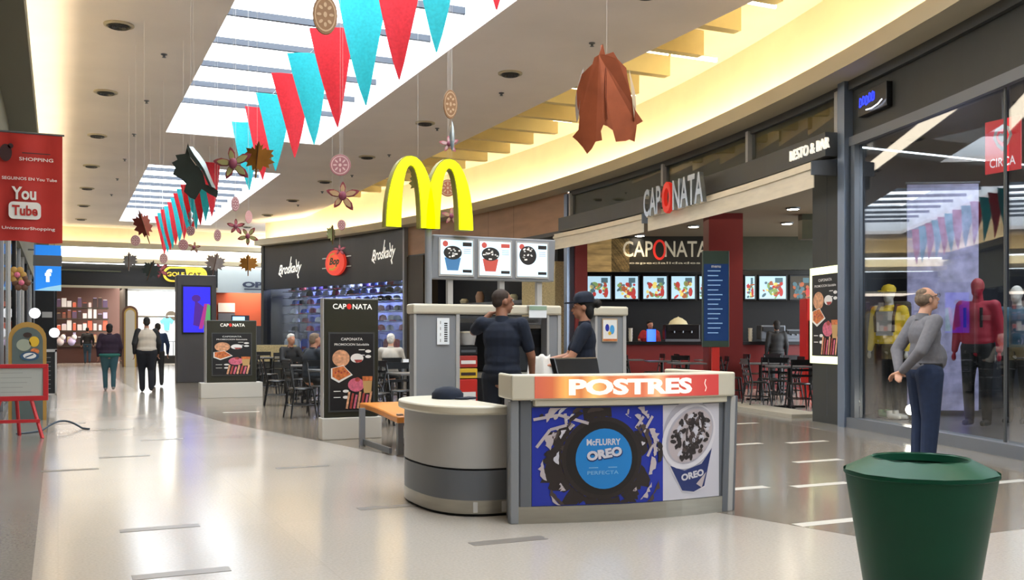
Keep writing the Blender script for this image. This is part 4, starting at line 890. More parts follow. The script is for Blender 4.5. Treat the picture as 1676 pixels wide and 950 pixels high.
b = MB(); b.cyl((0, .06, 0), (0, .06, .78), .035, m='kgrey'); b.build('pole', t)
# cash register on the counter
t = thing('cash_register', 'black cash register screen behind the POSTRES header', 'register', (3.62, 6.62, .83), .2)
b = MB(); b.box(-.2, .2, -.14, .16, 0, .08, 'blackm'); b.build('base', t, bevel=.01)
b = MB(); b.add([(-.2, -.02, .1), (.22, -.02, .1), (.24, .05, .28), (-.2, .05, .28), (-.2, .04, .1), (.22, .04, .1), (.24, .11, .28), (-.2, .11, .28)], [(0, 1, 2, 3), (7, 6, 5, 4), (0, 4, 5, 1), (1, 5, 6, 2), (2, 6, 7, 3), (3, 7, 4, 0)], 'black'); b.build('screen', t, bevel=.01)
b = MB(); b.cyl((0, .05, .06), (0, .05, .16), .03, m='blackm'); b.build('neck', t)
# navy cap on the curved counter
t = thing('baseball_cap', 'dark navy cap lying on the curved grey counter', 'cap', (2.78, 7.22, .787), -.9); t.scale = (1.3, 1.3, 1.15)
b = MB(); b.lathe([(.1, 0), (.1, .035), (.075, .065), (.03, .08), (.001, .082)], 'navy', 18, sy=.85); b.build('crown', t)
b = MB(); P = [(.1 + .09 * math.sin(a), .085 * math.cos(a)) for a in [PI * i / 8 for i in range(9)]]; b.prism(P, .002, .012, 'navy'); b.build('peak', t)
# ================================================================ BENCH, TOTEMS, BIN, EASEL
or_ = mat('orange_lacquer', 'd98a3c', .3, noise=.08, nscale=3)
t = thing('wave_bench', 'wavy orange bench on grey metal legs beside the kiosk', 'bench', (3.35, 10.2, 0), 0)
b = MB(); n = 20; vs = []; 
for i in range(n + 1):
    y = 1.15 - 1.4 * i / n; z = .455 + .035 * math.cos(i / n * PI * 1.1 + .2) ; xo = -.10 + .07 * math.sin(i / n * 3)
    for x, dz in ((xo, 0), (xo + .52, 0), (xo + .52, -.07), (xo, -.07)): vs.append((x, y, z + dz))
fs = [(i * 4 + j, i * 4 + (j + 1) % 4, (i + 1) * 4 + (j + 1) % 4, (i + 1) * 4 + j) for i in range(n) for j in range(4)] + [(3, 2, 1, 0), (n * 4, n * 4 + 1, n * 4 + 2, n * 4 + 3)]
b.add(vs, fs, or_, True); b.build('seat', t, bevel=.012)
for x, y in ((-.16, .9), (.3, .9), (-.03, -.1), (.4, -.1)): b = MB(); b.box(x, x + .06, y, y + .06, 0, .44, 'kgrey'); b.build('leg', t)
b = MB(); b.box(-.13, -.1, -.1, .93, .02, .08, 'kdark'); b.box(.33, .36, -.1, .93, .02, .08, 'kdark'); b.build('stretcher', t)
def totem(name, label, x, y, w, dpt, h0, h1, bw, header, pw, ph, pz):
    t = thing(name, label, 'sign', (x, y, 0))
    b = MB(); b.box(-w / 2 - bw, w / 2 + bw, -.04, dpt + .04, 0, h0, mat('plinth_white', 'c2beb4', .4)); b.build('plinth', t, bevel=.01)
    b = MB(); b.box(-w / 2, w / 2, 0, dpt, h0, h1, mat('totem_olive', '2d2c20', .35)); b.build('panel', t, bevel=.015)
    b = MB(); b.box(-w / 2 - .012, -w / 2, -.01, dpt, h0, h1, 'kpanel'); b.build('edge_trim', t)
    b = MB(); b.box(-pw / 2 - .02, pw / 2 + .02, -.015, 0, pz - .02, pz + ph + .02, 'frame'); b.build('poster_frame', t)
    f = Flat(); f.fn = lambda x, z, y: (x, y - .016, z); food_print(f, pw, ph, -pw / 2, pz); f.build('print', t)
    if header:
        f = Flat(); f.text('CAP', -.15, h1 - .1, .065, 'letw', 1, w=.17); f.text('NATA', .14, h1 - .1, .065, 'letw', 1, w=.25); f.disc(-.03, h1 - .1, .03, .035, 'redl', 1); f.build('lettering', t)
    return t
totem('poster_totem', 'dark olive food totem on a white plinth behind the orange bench', 3.32, 11.95, .70, .12, .27, 1.75, .03, True, .55, .95, .36)
totem('poster_totem', 'smaller dark olive food totem on a white plinth by the far cafe tables', 3.3, 21.1, 1.02, .3, .32, 1.62, .12, True, .78, .86, .48)
t = thing('information_pillar', 'tall grey pillar with a glowing blue poster near the far shops', 'pillar', (UX(322, 28.6), 28.6, 0))
b = MB(); b.box(-.53, .53, 0, .5, 0, 3.0, mat('pillar_grey', '4b4a4e', .4)); b.build('body', t, bevel=.02)
b = MB(); b.box(-.4, .4, -.03, 0, 1.35, 2.72, 'black'); b.build('poster_frame', t)
f = Flat(.004); f.fn = lambda x, z, y: (x, y - .03, z); vb = mat('violet_blue_print', '2a22c8', emit=.8, ecol='2420d8'); f.rect(-.36, .36, 1.4, 2.67, vb, 1)
f.poly([(-.1, 1.6), (.1, 1.55), (.2, 2.1), (-.05, 2.3)], mat('violet_print', '4a1a90', emit=.4), 2); f.poly([(.05, 1.5), (.15, 1.5), (.35, 2.2), (.2, 2.2)], mat('magenta_print', 'a02a80', emit=.5), 3); f.poly([(.18, 1.45), (.36, 1.45), (.36, 2.15), (.28, 2.2)], mat('green_glow_print', '4f9a60', emit=.5), 4); f.disc(-.02, 2.35, .12, .1, mat('violet_print', ''), 3)
f.build('print', t)
# bin
gm = mat('green_plastic', '07452f', .45, noise=.06, nscale=5, spec=.25)
t = thing('litter_bin', 'large dark green litter bin in the right foreground', 'bin', W(1506, 770, .70))
t.location.z = 0
b = MB(); n = 10
b.lathe([(.001, 0), (.19, 0), (.2, .01), (.305, .68), (.312, .685), (.312, .70)], gm, 48); b.build('body', t)
b = MB(); b.lathe([(.312, .70), (.20, .755)], gm, 12, smooth=False); b.lathe([(.20, .755), (.19, .75), (.185, .72)], gm, 48); lid = b.build('lid', t)
b = MB(); b.lathe([(.185, .72), (.24, .6), (.18, .05), (.001, .04)], mat('green_dark_inner', '0a3527', .7), 32); b.build('liner', t)
# red easel with white board
t = thing('easel_board', 'red wooden easel holding a whiteboard at the left', 'easel', (-.45, 13.75, 0), -.05)
ra = mat('red_lacquer', 'c02a30', .4)
z0, z1 = .66, 1.1
for x0, x1, a_, c_ in ((-.33, .33, z0 - .05, z0), (-.33, .33, z1, z1 + .05), (-.33, -.27, z0, z1), (.27, .33, z0, z1)):
    pass
b = MB(); b.box(-.34, .34, -.03, 0, .47, .53, ra); b.box(-.34, .34, -.03, 0, .88, .93, ra); b.box(-.34, -.28, -.03, 0, .53, .88, ra); b.box(.28, .34, -.03, 0, .53, .88, ra); b.build('frame', t, bevel=.005)
b = MB(); b.box(-.28, .28, -.01, 0, .53, .88, mat('whiteboard', 'b9bcb6', .35)); b.build('board', t)
f = Flat(); f.fn = lambda x, z, y: (x, y - .01, z)
for k in range(5): f.line([(-.2, .82 - k * .06), (.05 + .15 * ((k * 5) % 3) / 3, .82 - k * .06)], .008, mat('faint_grey', 'a0a29e'), 1)
f.build('writing', t)
for x0, x1, y in ((-.2, -.33, -.12), (.14, .28, -.12), (-.05, -.02, .38)):
    b = MB(); b.tube([(x0, 0.01, .9 if y > 0 else .5), (x1, y, 0)], .022, ra, 8); b.build('leg', t)
b = MB(); b.box(-.3, .25, -.1, -.07, .2, .24, ra); b.build('crossbar', t)
t = thing('power_cord', 'dark blue cord looping on the floor behind the red easel', 'cord', (-.2, 14.6, 0))
pts = [(.0 + .42 * s, .3 * math.sin(s * 2.2), .012 + .10 * max(0, math.sin(s * 2.6)) ) for s in [k / 10 - .7 for k in range(22)]]
b = MB(); b.tube(pts, .014, mat('cord_blue', '2a3a48', .5), 6); b.build('cable', t)
t = thing('a_frame_board', 'grey framed black A-board standing behind the red easel', 'board', (-.02 - .2, 19.6, 0), 0)
b = MB(); b.box(-.17, .17, -.02, .0, .25, 1.0, 'blackm'); b.build('board', t)
b = MB(); b.box(-.2, -.17, -.03, .01, 0, 1.04, 'kpanel'); b.box(.17, .2, -.03, .01, 0, 1.04, 'kpanel'); b.box(-.2, .2, -.03, .01, 1.0, 1.05, 'kpanel'); b.box(-.2, .2, -.03, .01, .22, .25, 'kpanel'); b.build('frame', t)
f = Flat(); f.fn = lambda x, z, y: (x, y - .02, z)
for k in range(8): f.line([(-.12, .9 - k * .08), (.1, .9 - k * .08)], .012, mat('chalk', '6f7374'), 1)
f.build('writing', t)
b = MB(); b.tube([(-.18, 0, 1.0), (-.18, .4, 0)], .012, 'steel'); b.tube([(.18, 0, 1.0), (.18, .4, 0)], .012, 'steel'); b.build('rear_leg', t)
# arched standee with gold border, standing behind the easel
t = thing('arched_standee', 'arched gold bordered cardboard standee behind the red easel', 'standee', (-.42, 16.6, 0))
b = MB(); b.slab(archp(.26, 1.5), 0, .03, mat('standee_gold', 'a8813a', .6)); b.build('board', t)
b = MB(); b.slab(archp(.21, 1.42), -.008, 0, mat('standee_teal', '56625f', .6)); b.build('inner_print', t)
f = Flat(.004); f.fn = lambda x, z, y: (x, y - .008, z)
f.disc(-.05, 1.15, .1, .09, mat('standee_pale', '9aa08e'), 1); f.disc(.09, 1.2, .07, .08, yel, 1); f.disc(.0, 1.3, .06, .04, brn, 2); f.disc(.03, .98, .13, .07, mat('standee_blue', '2f4f6e'), 2); f.disc(.03, .985, .09, .045, wht, 3); f.line([(-.03, .96), (.08, 1.01)], .02, mat('standee_blue', ''), 4); f.disc(.1, 1.05, .06, .05, orange, 1)
f.build('print', t); b = MB(); b.box(-.2, .2, .03, .3, 0, .03, brn); b.build('foot', t)
# left wall signs
t = thing('hanging_banner', 'big red hanging banner with white channel lettering at upper left', 'banner', (-.37, 11.55, 2.49))
t.location = (UX(44, 14.15), 14.15, 2.5); t.scale = (1.1, 1, 1.11)
br_ = mat('banner_red', 'b52a22', .7, noise=.06, nscale=3)
b = MB(); n = 12
vs = [(-.36 + .74 * i / n, .03 * math.sin(i * .9) * (1 - j) + y, .01 * math.sin(i * .5) * (1 - j) + j * 1.26) for y in (0, .008) for j in (0, 1) for i in range(n + 1)]
k = n + 1
fs = [(i, i + 1, k + i + 1, k + i) for i in range(n)] + [(2 * k + i + 1, 2 * k + i, 3 * k + i, 3 * k + i + 1) for i in range(n)]
b.add(vs, fs, br_, True); b.build('cloth', t)
f = Flat(.008); f.fn = lambda x, z, y: (x, y - .03, z)
f.text('SHOPPING', .1, .96, .04, wht, 1, w=.36); f.disc(-.22, 1.02, .065, .1, mat('banner_dark', '3a1c20'), 1); f.disc(-.17, 1.1, .03, .03, mat('banner_dark', ''), 1); f.line([(-.05, 1.03), (.25, 1.03)], .012, mat('banner_dark', ''), 1)
f.text('SEGUINOS EN You Tube', .03, .73, .035, wht, 1, w=.58); f.text('You', -.03, .56, .15, wht, 1, w=.26, bold=.03)
P = []
for cx_, cz_, a0 in ((.12, .10, 0), (-.12, .10, PI / 2), (-.12, -.0, PI), (.12, -.0, 1.5 * PI)):
    P += [(-.02 + cx_ + .05 * math.cos(a0 + PI / 2 * i / 4), .35 + cz_ - .04 + .05 * math.sin(a0 + PI / 2 * i / 4)) for i in range(5)]
f.poly(P, wht, 1); f.text('Tube', -.02, .36, .12, br_, 2, w=.27, bold=.03); f.text('UnicenterShopping', .02, .15, .045, wht, 1, w=.56)
f.build('lettering', t); b = MB(); b.cyl((-.4, 0, 1.27), (.4, 0, 1.27), .012, m='steel', n=8); b.build('rod', t)
Yf = 30
t = thing('hanging_sign', 'blue hanging sign with a white letter f beside the far left shops', 'sign', (UX(78, Yf), Yf, 2.55))
b = MB(); b.box(-.34, .34, 0, .04, 0, .68, mat('bright_blue', '1d7fe0', .4, emit=.5)); b.box(-.34, .34, 0, .04, .98, 1.26, mat('bright_blue', '')); b.build('panel', t)
b = MB(); b.box(-.36, .36, 0, .05, .68, .98, 'steel'); b.build('grey_band', t)
f = Flat(); f.text('f', .02, .42, .36, mat('added_glow_white', 'f4f6f8', emit=.6), 1, bold=.05); f.poly([(-.34, .0), (.34, .0), (.34, .17), (.0, .1)], mat('pale_blue_print', '9fd8f4', emit=.3), 1); f.build('print', t)  # glow in the letter f keeps it white in shade
b = MB(); b.box(-.6, -.34, .0, .04, .2, .24, 'steel'); b.box(-.6, -.34, 0, .04, 1.1, 1.14, 'steel'); b.build('bracket', t)
for i, (u, v, Yp, r, l) in enumerate(((57, 513, 27, .13, 'round white lamp hanging at the left shop fronts'), (89, 545, 33, .15, 'round white disc sign near the blue hanging sign'))):
    t = thing('round_lamp', l, 'lamp', (UX(u, Yp), Yp, 1.27 + (552 - v) / 1607 * (UX(u, Yp) * ST + Yp * CT)))
    b = MB(); b.ball((0, 0, 0), (r, .06 if i else r, r), mat('lamp_white', 'f2f4f8', emit=1.0), 16); b.build('globe', t)
    b = MB(); b.cyl((0, 0, r), (0, 0, (4.85 if not i else ZC) - t.location.z), .008, m='steel', n=6); b.build('hanger', t)
t = thing('notice_plate', 'small pale plate on a dark post near the blue hanging sign', 'sign', (UX(75, 38), 38, 0))
b = MB(); b.box(-.35, .35, 0, .3, 0, 3.2, 'blackm'); b.build('post', t); b = MB(); b.box(-.12, .2, -.03, 0, 1.95, 2.15, 'kpanel'); b.build('plate', t)
for i, (u, v, c) in enumerate(((28, 450, 'standee_gold'), (35, 463, 'arch_brown'))):
    t = thing('wall_ornament', ('gold and brown', 'dark brown')[i] + ' flower ornament fixed to the left shop mullion', 'ornament', (UX(u, 20), 20, 1.27 + (552 - v) / 1607 * (UX(u, 20) * ST + 20 * CT)))
    b = MB()
    for k in range(6): b.ball((.1 * math.cos(k * 1.05), 0, .1 * math.sin(k * 1.05)), (.06, .02, .06), mat(c, ''), 8)
    b.build('petals', t); b = MB(); b.ball((0, -.02, 0), (.05, .03, .05), pink, 8); b.build('centre', t)
# ================================================================ CAFE TABLES AND CHAIRS
def make_chair(l):
    t = thing('cafe_chair', l, 'chair', (0, 0, 0))
    b = MB(); b.lathe([(.001, .44), (.2, .44), (.205, .455), (.19, .47), (.001, .475)], 'chairb', 14, sx=1, sy=.95); b.build('seat', t)
    for x in (-1, 1):
        b = MB(); b.cyl((x * .15, -.15, .45), (x * .19, -.2, 0), .018, .013, 'chairb', 8); b.build('leg', t)
        b = MB(); b.cyl((x * .15, .15, .45), (x * .2, .22, 0), .018, .013, 'chairb', 8); b.build('leg', t)
        b = MB(); b.cyl((x * .17, .16, .45), (x * .185, .24, .86), .016, .014, 'chairb', 8); b.build('back_post', t)
    b = MB()
    for z in (.58, .68): b.box(-.17, .17, .185 + (z - .5) * .15, .2 + (z - .5) * .15, z, z + .04, 'chairb')
    b.box(-.2, .2, .225, .245, .78, .88, 'chairb'); b.build('backrest', t)
    b = MB(); b.tube([(-.17, -.17, .2), (.17, -.17, .2), (.18, .19, .2), (-.18, .19, .2), (-.17, -.17, .2)], .009, 'chairb', 6); b.build('stretcher', t)
    return t
def make_table(l):
    t = thing('cafe_table', l, 'table', (0, 0, 0))
    b = MB(); b.box(-.35, .35, -.35, .35, .72, .75, 'chairg'); b.build('table_top', t, bevel=.008)
    b = MB(); b.cyl((0, 0, .03), (0, 0, .72), .035, m='chairb'); b.build('column', t)
    b = MB(); b.box(-.28, .28, -.03, .03, 0, .035, 'chairb'); b.box(-.03, .03, -.28, .28, 0, .035, 'chairb'); b.build('base', t)
    return t
proto_c = proto_t = None
def put(kind, x, y, rz, label, group, z=0):
    global proto_c, proto_t
    if kind == 'c':
        if proto_c is None: proto_c = o = make_chair(label)
        else: o = copy_tree(proto_c)
    else:
        if proto_t is None: proto_t = o = make_table(label)
        else: o = copy_tree(proto_t)
    o.location = (x, y, z); o.rotation_euler.z = rz; o['label'] = label; o['group'] = group
    return o
rc = random.Random(3)
def table_set(x, y, rz, where, ang, z=0, grp='cafe'):
    put('t', x, y, rz, 'square grey topped table ' + where, grp + ' tables', z)
    for a in ang:
        A = rz + a; d = .58
        put('c', x + d * math.cos(A), y + d * math.sin(A), A - PI / 2 + rc.uniform(-.15, .15), 'black chair %s the table %s' % (('right of', 'behind', 'left of', 'before')[int(round((A - rz) / Hh)) % 4], where), grp + ' chairs', z)
Hh = PI / 2
for (x, y, w, ang) in ((4.75, 21.6, 'nearest the smaller olive totem', (0, Hh, PI, -Hh)), (4.25, 18.3, 'between the two olive totems', (0, Hh, PI, -Hh)), (4.05, 15.5, 'just left of the tall olive totem', (0, Hh, PI, -Hh)),
                      (5.75, 19.8, 'behind the tall olive totem', (0, Hh, PI, -Hh)), (5.75, 16.9, 'seen just right of the tall olive totem', (0, Hh, PI, -Hh)), (5.9, 23, 'in the far row by the cap shop', (0, PI, -Hh)), (5.0, 25.6, 'far row, left, in front of the cap shop', (0, PI, Hh, -Hh)), (4.75, 13.6, 'right behind the orange bench', (0, Hh, PI))):
    table_set(x, y, rc.uniform(-.1, .1), w, ang)
def at_(u, v): p = W(u, v, .06); return p.x, p.y
RT = ((5.0, 17.7, 'inside the restaurant beside the dark pillar', (0, Hh, PI, -Hh)), (5.0, 19.75, 'in the second row by the dark pillar', (0, PI, -Hh)), (3.55, 19.95, 'before the red column', (0, Hh)),
      (6.75, 18.6, 'behind the dark pillar', (Hh, PI)), (2.7, 22.9, 'before the espresso machine', (0, PI)), (4.6, 22.6, 'behind the red column', (0, PI)), (6.0, 21.9, 'deep inside the restaurant on the right', (0, PI, Hh, -Hh)), (3.3, 21.6, 'behind the blue totem', (PI,)))
for r_, d_, w, ang in RT:
    q = RL(r_, d_); table_set(q.x, q.y, -TH, w, ang, 0, 'restaurant')
for i, (x, y, l) in enumerate(((4.2, 18.25, 'between the two olive totems'), (5.7, 16.9, 'right of the tall olive totem'), (4.1, 15.4, 'just left of the tall olive totem'))):
    t = thing('napkin_holder', 'white napkin holder on the cafe table ' + l, 'napkin holder', (x, y, .75))
    b = MB(); b.box(-.06, .06, -.04, .04, 0, .03, 'steel'); b.build('tray', t); b = MB(); b.box(-.05, .05, -.02, .02, .03, .12, 'white'); b.build('napkins', t)
# pale stone bench block behind the cafe tables
b = MB(); b.box(4.3, 6.0, 27.2, 27.6, .6, 1.05, 'stone'); b.box(4.3, 6.0, 27.2, 27.6, 0, .6, 'panel'); tag(b.build('low_partition'), 'low cream partition with dark base behind the far cafe tables', 'partition')
# mirrored shop mannequins come with the people
# ================================================================ BUNTING AND HANGING ORNAMENTS
tissue = {'red': mat('red_crepe', 'd83a46', .85, noise=.18, nscale=30, emit=.12), 'cyan': mat('cyan_crepe', '3cc4cc', .85, noise=.18, nscale=30, emit=.12)}
for k_ in ('red', 'cyan'):               # crepe paper lets some daylight through
    m = tissue[k_]; nt = m.node_tree; b_ = nt.nodes['Principled BSDF']; out = nt.nodes['Material Output']
    b_.inputs['Emission Strength'].default_value = 0
    tl = nt.nodes.new('ShaderNodeBsdfTranslucent'); mx = nt.nodes.new('ShaderNodeMixShader'); mx.inputs[0].default_value = .5
    tl.inputs[0].default_value = lin('d83a46' if k_ == 'red' else '3cc4cc')
    nt.links.new(b_.outputs[0], mx.inputs[1]); nt.links.new(tl.outputs[0], mx.inputs[2]); nt.links.new(mx.outputs[0], out.inputs[0])
def flag(col, w, h, seed, parent):
    r = random.Random(seed); b = MB(); n = 7; m_ = 4; vs = []
    for side in (0, 1):
        for j in range(n + 1):
            t = j / n; ww = w * (1 - t) ** .85 + .012
            for i in range(m_ + 1):
                s = i / m_ - .5
                vs.append((s * ww + .05 * t + .02 * math.sin(t * 3 + seed), .05 * math.sin(s * 5 + seed) * (1 - t) + .03 * math.sin(t * 4 + seed) + side * .003, -t * h))
    K = (n + 1) * (m_ + 1)
    for side in (0, 1):
        fs = [(side * K + j * (m_ + 1) + i, side * K + j * (m_ + 1) + i + 1, side * K + (j + 1) * (m_ + 1) + i + 1, side * K + (j + 1) * (m_ + 1) + i) for j in range(n) for i in range(m_)]
        if not side: fs = [f[::-1] for f in fs]
        if side == 0: b.add(vs, fs, tissue[col], True)
        else: b.f += [list(f) for f in fs]; b.mi += [0] * len(fs); b.sm += [True] * len(fs)
    return b.build('flag', parent)
def bunting(label, flags, w, h):
    t = thing('bunting', label, 'bunting', (flags[0][0], flags[0][1], flags[0][2]))
    pts = [(x - flags[0][0], y - flags[0][1], z - flags[0][2] + .01) for x, y, z in flags]
    b = MB(); b.tube(pts, .006, 'white', 5); b.build('string', t)
    for i, p in enumerate(pts):
        o = flag(('cyan', 'red')[(i + flags_off) % 2], w, h, i, t); o.location = p; o.rotation_euler.z = -.25
    for e, q in ((pts[0], 1), (pts[-1], 1)):
        zt = flags[0][2] + e[2]; yw = flags[0][1] + e[1]; top = 6.93 if yw < 22.9 or yw > 27.4 else 5.8
        b = MB(); b.cyl(e, (e[0], e[1], e[2] + top - zt), .004, m='white', n=5); b.build('tie', t)
ds = [8.86, 10.2, 11.27, 12.5, 13.8, 15.06, 16.2, 17.5, 18.5, 19.8]
fl = [(3.55 - .01 * i, (d - 3.5 * ST) / CT, 5.6) for i, d in enumerate(ds)]
flags_off = 1
bunting('near string of red and cyan pennants under the large skylight', fl, .62, 1.38)
fl = [(3.27 - .01 * i, 24.2 + .86 * i, 5.42 - .012 * i) for i in range(13)]
flags_off = 1
bunting('far string of red and cyan pennants under the second skylight', fl, .46, 1.3)
fl = [(4.2, -1.0 + 1.35 * i, 5.6) for i in range(5)]
thread_m = mat('nylon_thread', 'c8c4be', .5)
def orn(name, label, cat, u, v0, v1, d, turn=0, ceil=ZC, thread=True):
    p = WD(u, (v0 + v1) / 2, d); h = (v1 - v0) / 1607 * d
    t = thing(name, label, cat, p, -TH + turn)
    if thread:
        top = ceil
        if 2.16 < p.x < 5.6 and (p.y < 22.9 or 27.4 < p.y < 41.2): top = 6.93
        if p.x > 8.5: top = 6.3
        b = MB(); b.cyl((0, 0, h * .42), (0, 0, top - p.z), .0013, m=thread_m, n=5); b.build('thread', t)
    return t, h
def fold_slab(b, pts, m, th=.008, fold=0.0):
    """outline in xz split along x=0 into two planar halves folded by 'fold'"""
    for s in (-1, 1):
        P = []
        n = len(pts)
        for i in range(n):
            a, c = pts[i], pts[(i + 1) % n]
            if a[0] * s >= 0: P.append(a)
            if a[0] * c[0] < 0:
                q = a[0] / (a[0] - c[0]); P.append((0, a[1] + (c[1] - a[1]) * q))
        if len(P) < 3: continue
        k = len(b.v); b.slab(P, -th / 2, th / 2, m)
        for j in range(k, len(b.v)): v = b.v[j]; b.v[j] = Vector((v[0] * math.cos(fold), v[1] + abs(v[0]) * math.sin(fold), v[2]))
def maple(h):
    R = [(0, .5), (.06, .36), (.11, .41), (.1, .26), (.2, .34), (.22, .28), (.4, .3), (.34, .2), (.42, .14), (.3, .06), (.46, -.02), (.3, -.1), (.34, -.2), (.16, -.16), (.12, -.3), (.03, -.24), (.02, -.5)]
    return [(x * h, z * h) for x, z in R] + [(-x * h, z * h) for x, z in R[::-1] if x]
metals = lambda n, c, r=.35, me=.6: mat(n, c, r, me, noise=.15, nscale=6)
copper = metals('copper_foil', '9a5134', .35, .55)
# the big copper leaf
t, h = orn('copper_leaf', 'large curled copper coloured leaf hanging at the upper right', 'ornament', 993, 73, 250, 8.0)
Z = [(680, 172), (690, 215), (722, 203), (740, 230), (775, 262), (780, 300), (797, 370), (812, 420), (846, 462), (820, 478), (818, 500), (812, 545), (790, 538), (775, 545), (735, 550), (722, 505), (700, 490), (685, 485), (675, 510), (680, 545), (655, 550), (640, 578), (622, 597), (605, 570), (585, 545), (565, 525), (588, 500), (592, 450), (582, 400), (580, 350), (600, 285), (640, 250), (648, 225), (665, 215)]
k = h / 425
b = MB(); pts = [((x - 697) * k, (384 - z) * k) for x, z in Z]
n = len(pts); vs = []; 
def bend(x, z): return .55 * x * x / .2 - .18 * (z / h) + .02 * math.sin(9 * x / h)
NX = 9
for side in (0, 1):
    for x, z in pts: vs.append((x, bend(x, z) * .35 + side * .01, z))
fan = len(vs)
grid = [(0.0, z) for z in (.75 * h * .5, .3 * h * .5, -.1 * h * .5)]
b.add(vs, [tuple(range(n)), tuple(range(2 * n - 1, n - 1, -1))] + [(i, n + i, n + (i + 1) % n, (i + 1) % n) for i in range(n)], copper)
b.build('blade', t)
for s, col in ((1, mat('leaf_edge_pale', 'b9a68c', .5)), (-1, mat('leaf_edge_grey', '8d7f78', .5))):
    x0 = s * .19 * h
    vs = []; b = MB()
    for j in range(7):
        q = j / 6; z = h * (.3 - .48 * q); w = .035 * h * math.sin(PI * q) + .01
        vs += [(x0 + s * (.02 + .05 * q) * h, .04, z), (x0 + s * ((.02 + .05 * q) * h + w), .09, z - .02)]
    b.add(vs, [(2 * j, 2 * j + 1, 2 * j + 3, 2 * j + 2) for j in range(6)], col, True); b.build('curled_edge', t)
b = MB(); b.tube([(-.01, 0, h * .3), (-.01, -.02, 0), (.0, -.01, -.2 * h)], .008, metals('copper_vein', '7f3f28'), 5); b.build('vein', t)
b = MB(); b.cyl((-.035, .0, .40 * h), (-.04, .02, .5 * h), .02, .008, copper, 8); b.build('stem', t)
def leaf(u, v0, v1, d, col, label, turn=0, tilt=0, fold=.5, name='hanging_leaf', sx=1):
    t, h = orn(name, label, 'ornament', u, v0, v1, d, turn)
    b = MB(); fold_slab(b, [(x * sx, z) for x, z in maple(h)], col, fold=fold); o = b.build('blade', t); o.rotation_euler.y = tilt
    b = MB(); b.cyl((0, -.01, h * .45), (0, -.01, -h * .45), .006, m=metals('vein_brown', '5a3a24'), n=5); o = b.build('vein', t); o.rotation_euler.y = tilt
    return t, h
dark = metals('dark_green_foil', '1d2723', .5, .1)
t, h = orn('hanging_leaf', 'black green leaf with a silvery rolled edge, left of the flower ornament', 'ornament', 316, 235, 330, 10.5, .15)
Q = lambda L: [((260 + x / 3.957 - 316) / 1607 * 10.5, -(200 + z / 3.957 - 282) / 1607 * 10.5) for x, z in L]
P = Q([(190, 130), (196, 165), (172, 205), (112, 215), (125, 245), (90, 265), (112, 300), (95, 340), (150, 370), (178, 400), (165, 450), (205, 490), (235, 500), (275, 430), (320, 460), (370, 485), (380, 440), (330, 410), (300, 400), (285, 330), (265, 300), (270, 270), (240, 280), (205, 230)])
b = MB(); b.slab(P, -.006, .006, dark); b.build('blade', t)
b = MB(); n = len(Q([(180, 165), (222, 160), (262, 205), (300, 260), (325, 330), (352, 410)])); A_ = Q([(184, 165), (205, 225), (245, 280), (272, 300), (300, 360), (325, 415)]); B_ = Q([(222, 160), (262, 205), (300, 260), (322, 320), (345, 380), (365, 425)])
vs = []
for (x0, z0), (x1, z1) in zip(A_, B_): vs += [(x0, -.01, z0), ((x0 + x1) / 2, -.06, (z0 + z1) / 2), (x1, -.01, z1), ((x0 + x1) / 2, .03, (z0 + z1) / 2)]
fs = [(i * 4 + k, i * 4 + (k + 1) % 4, i * 4 + 4 + (k + 1) % 4, i * 4 + 4 + k) for i in range(n - 1) for k in range(4)] + [(3, 2, 1, 0), (4 * n - 4, 4 * n - 3, 4 * n - 2, 4 * n - 1)]
b.add(vs, fs, mat('silver_roll', '8a9694', .3, .5), True); b.build('rolled_edge', t)
leaf(421, 230, 292, 10.8, metals('ochre_foil', '8f5f22'), 'ochre brown leaf beside the flower ornament, high on the left', -.1, .1, .3)
leaf(406, 415, 452, 17, metals('ochre_foil', ''), 'small ochre leaf in front of the far light strips', .1, 0, .3)
leaf(544, 368, 402, 14, metals('olive_foil', '5a5a2c'), 'thin leaf seen edge on above the navy shop fascia', 1.25, 0, .2)
leaf(684, 275, 325, 13.5, metals('olive_foil', ''), 'olive green leaf seen through the left yellow arch', .3, .1, .5, sx=.7)
leaf(236, 342, 400, 14, metals('russet_foil', '7a4038'), 'russet curled leaf before the far skylight edge', .5, -.3, .6, sx=.7)
leaf(352, 412, 452, 15, metals('grey_rose_foil', '9a8f8a'), 'grey and rose leaf below the far ornaments', .3, .2, .4)
leaf(211, 412, 444, 17, metals('grey_foil', '8c8785'), 'grey leaf cluster left of the yellow oval sign', -.2, 0, .3)
leaf(246, 425, 462, 18, metals('dark_green_foil', ''), 'dark leaf low in front of the black far fascia', .2, .3, .4)
def flower(u, v0, v1, d, label, c1, c2, rot=0, pet=5):
    t, h = orn('hanging_flower', label, 'ornament', u, v0, v1, d)
    for k in range(pet):
        a = rot + 2 * PI * k / pet; L = h * (.5 if k % 2 else .6)
        P = [(0, 0), (.3, .17), (.62, .2), (.88, .1), (1, 0), (.88, -.1), (.62, -.2), (.3, -.17)]
        for nm, s, y, m in (('petal', 1, 0, c1), ('petal_inner', .72, -.012, c2)):
            b = MB(); Q = [((x * L * s + (1 - s) * .3 * L) * math.cos(a) - z * L * s * math.sin(a), (x * L * s + (1 - s) * .3 * L) * math.sin(a) + z * L * s * math.cos(a)) for x, z in P]
            b.slab(Q, y - .005, y + .005, m)
            if nm == 'petal': pp = b.build(nm, t)
            else: b.build(nm, pp)
    b = MB(); b.ball((0, -.02, 0), (h * .13, .03, h * .16), mat('flower_centre', '7a3548', .6), 10); b.build('centre', t)
rimr = mat('petal_dark_red', '7a2c38', .5); ing = mat('petal_olive', '8f8a58', .5); inr = mat('petal_rose', 'b0606a', .5); ino = mat('petal_tan', 'a88a66', .5)
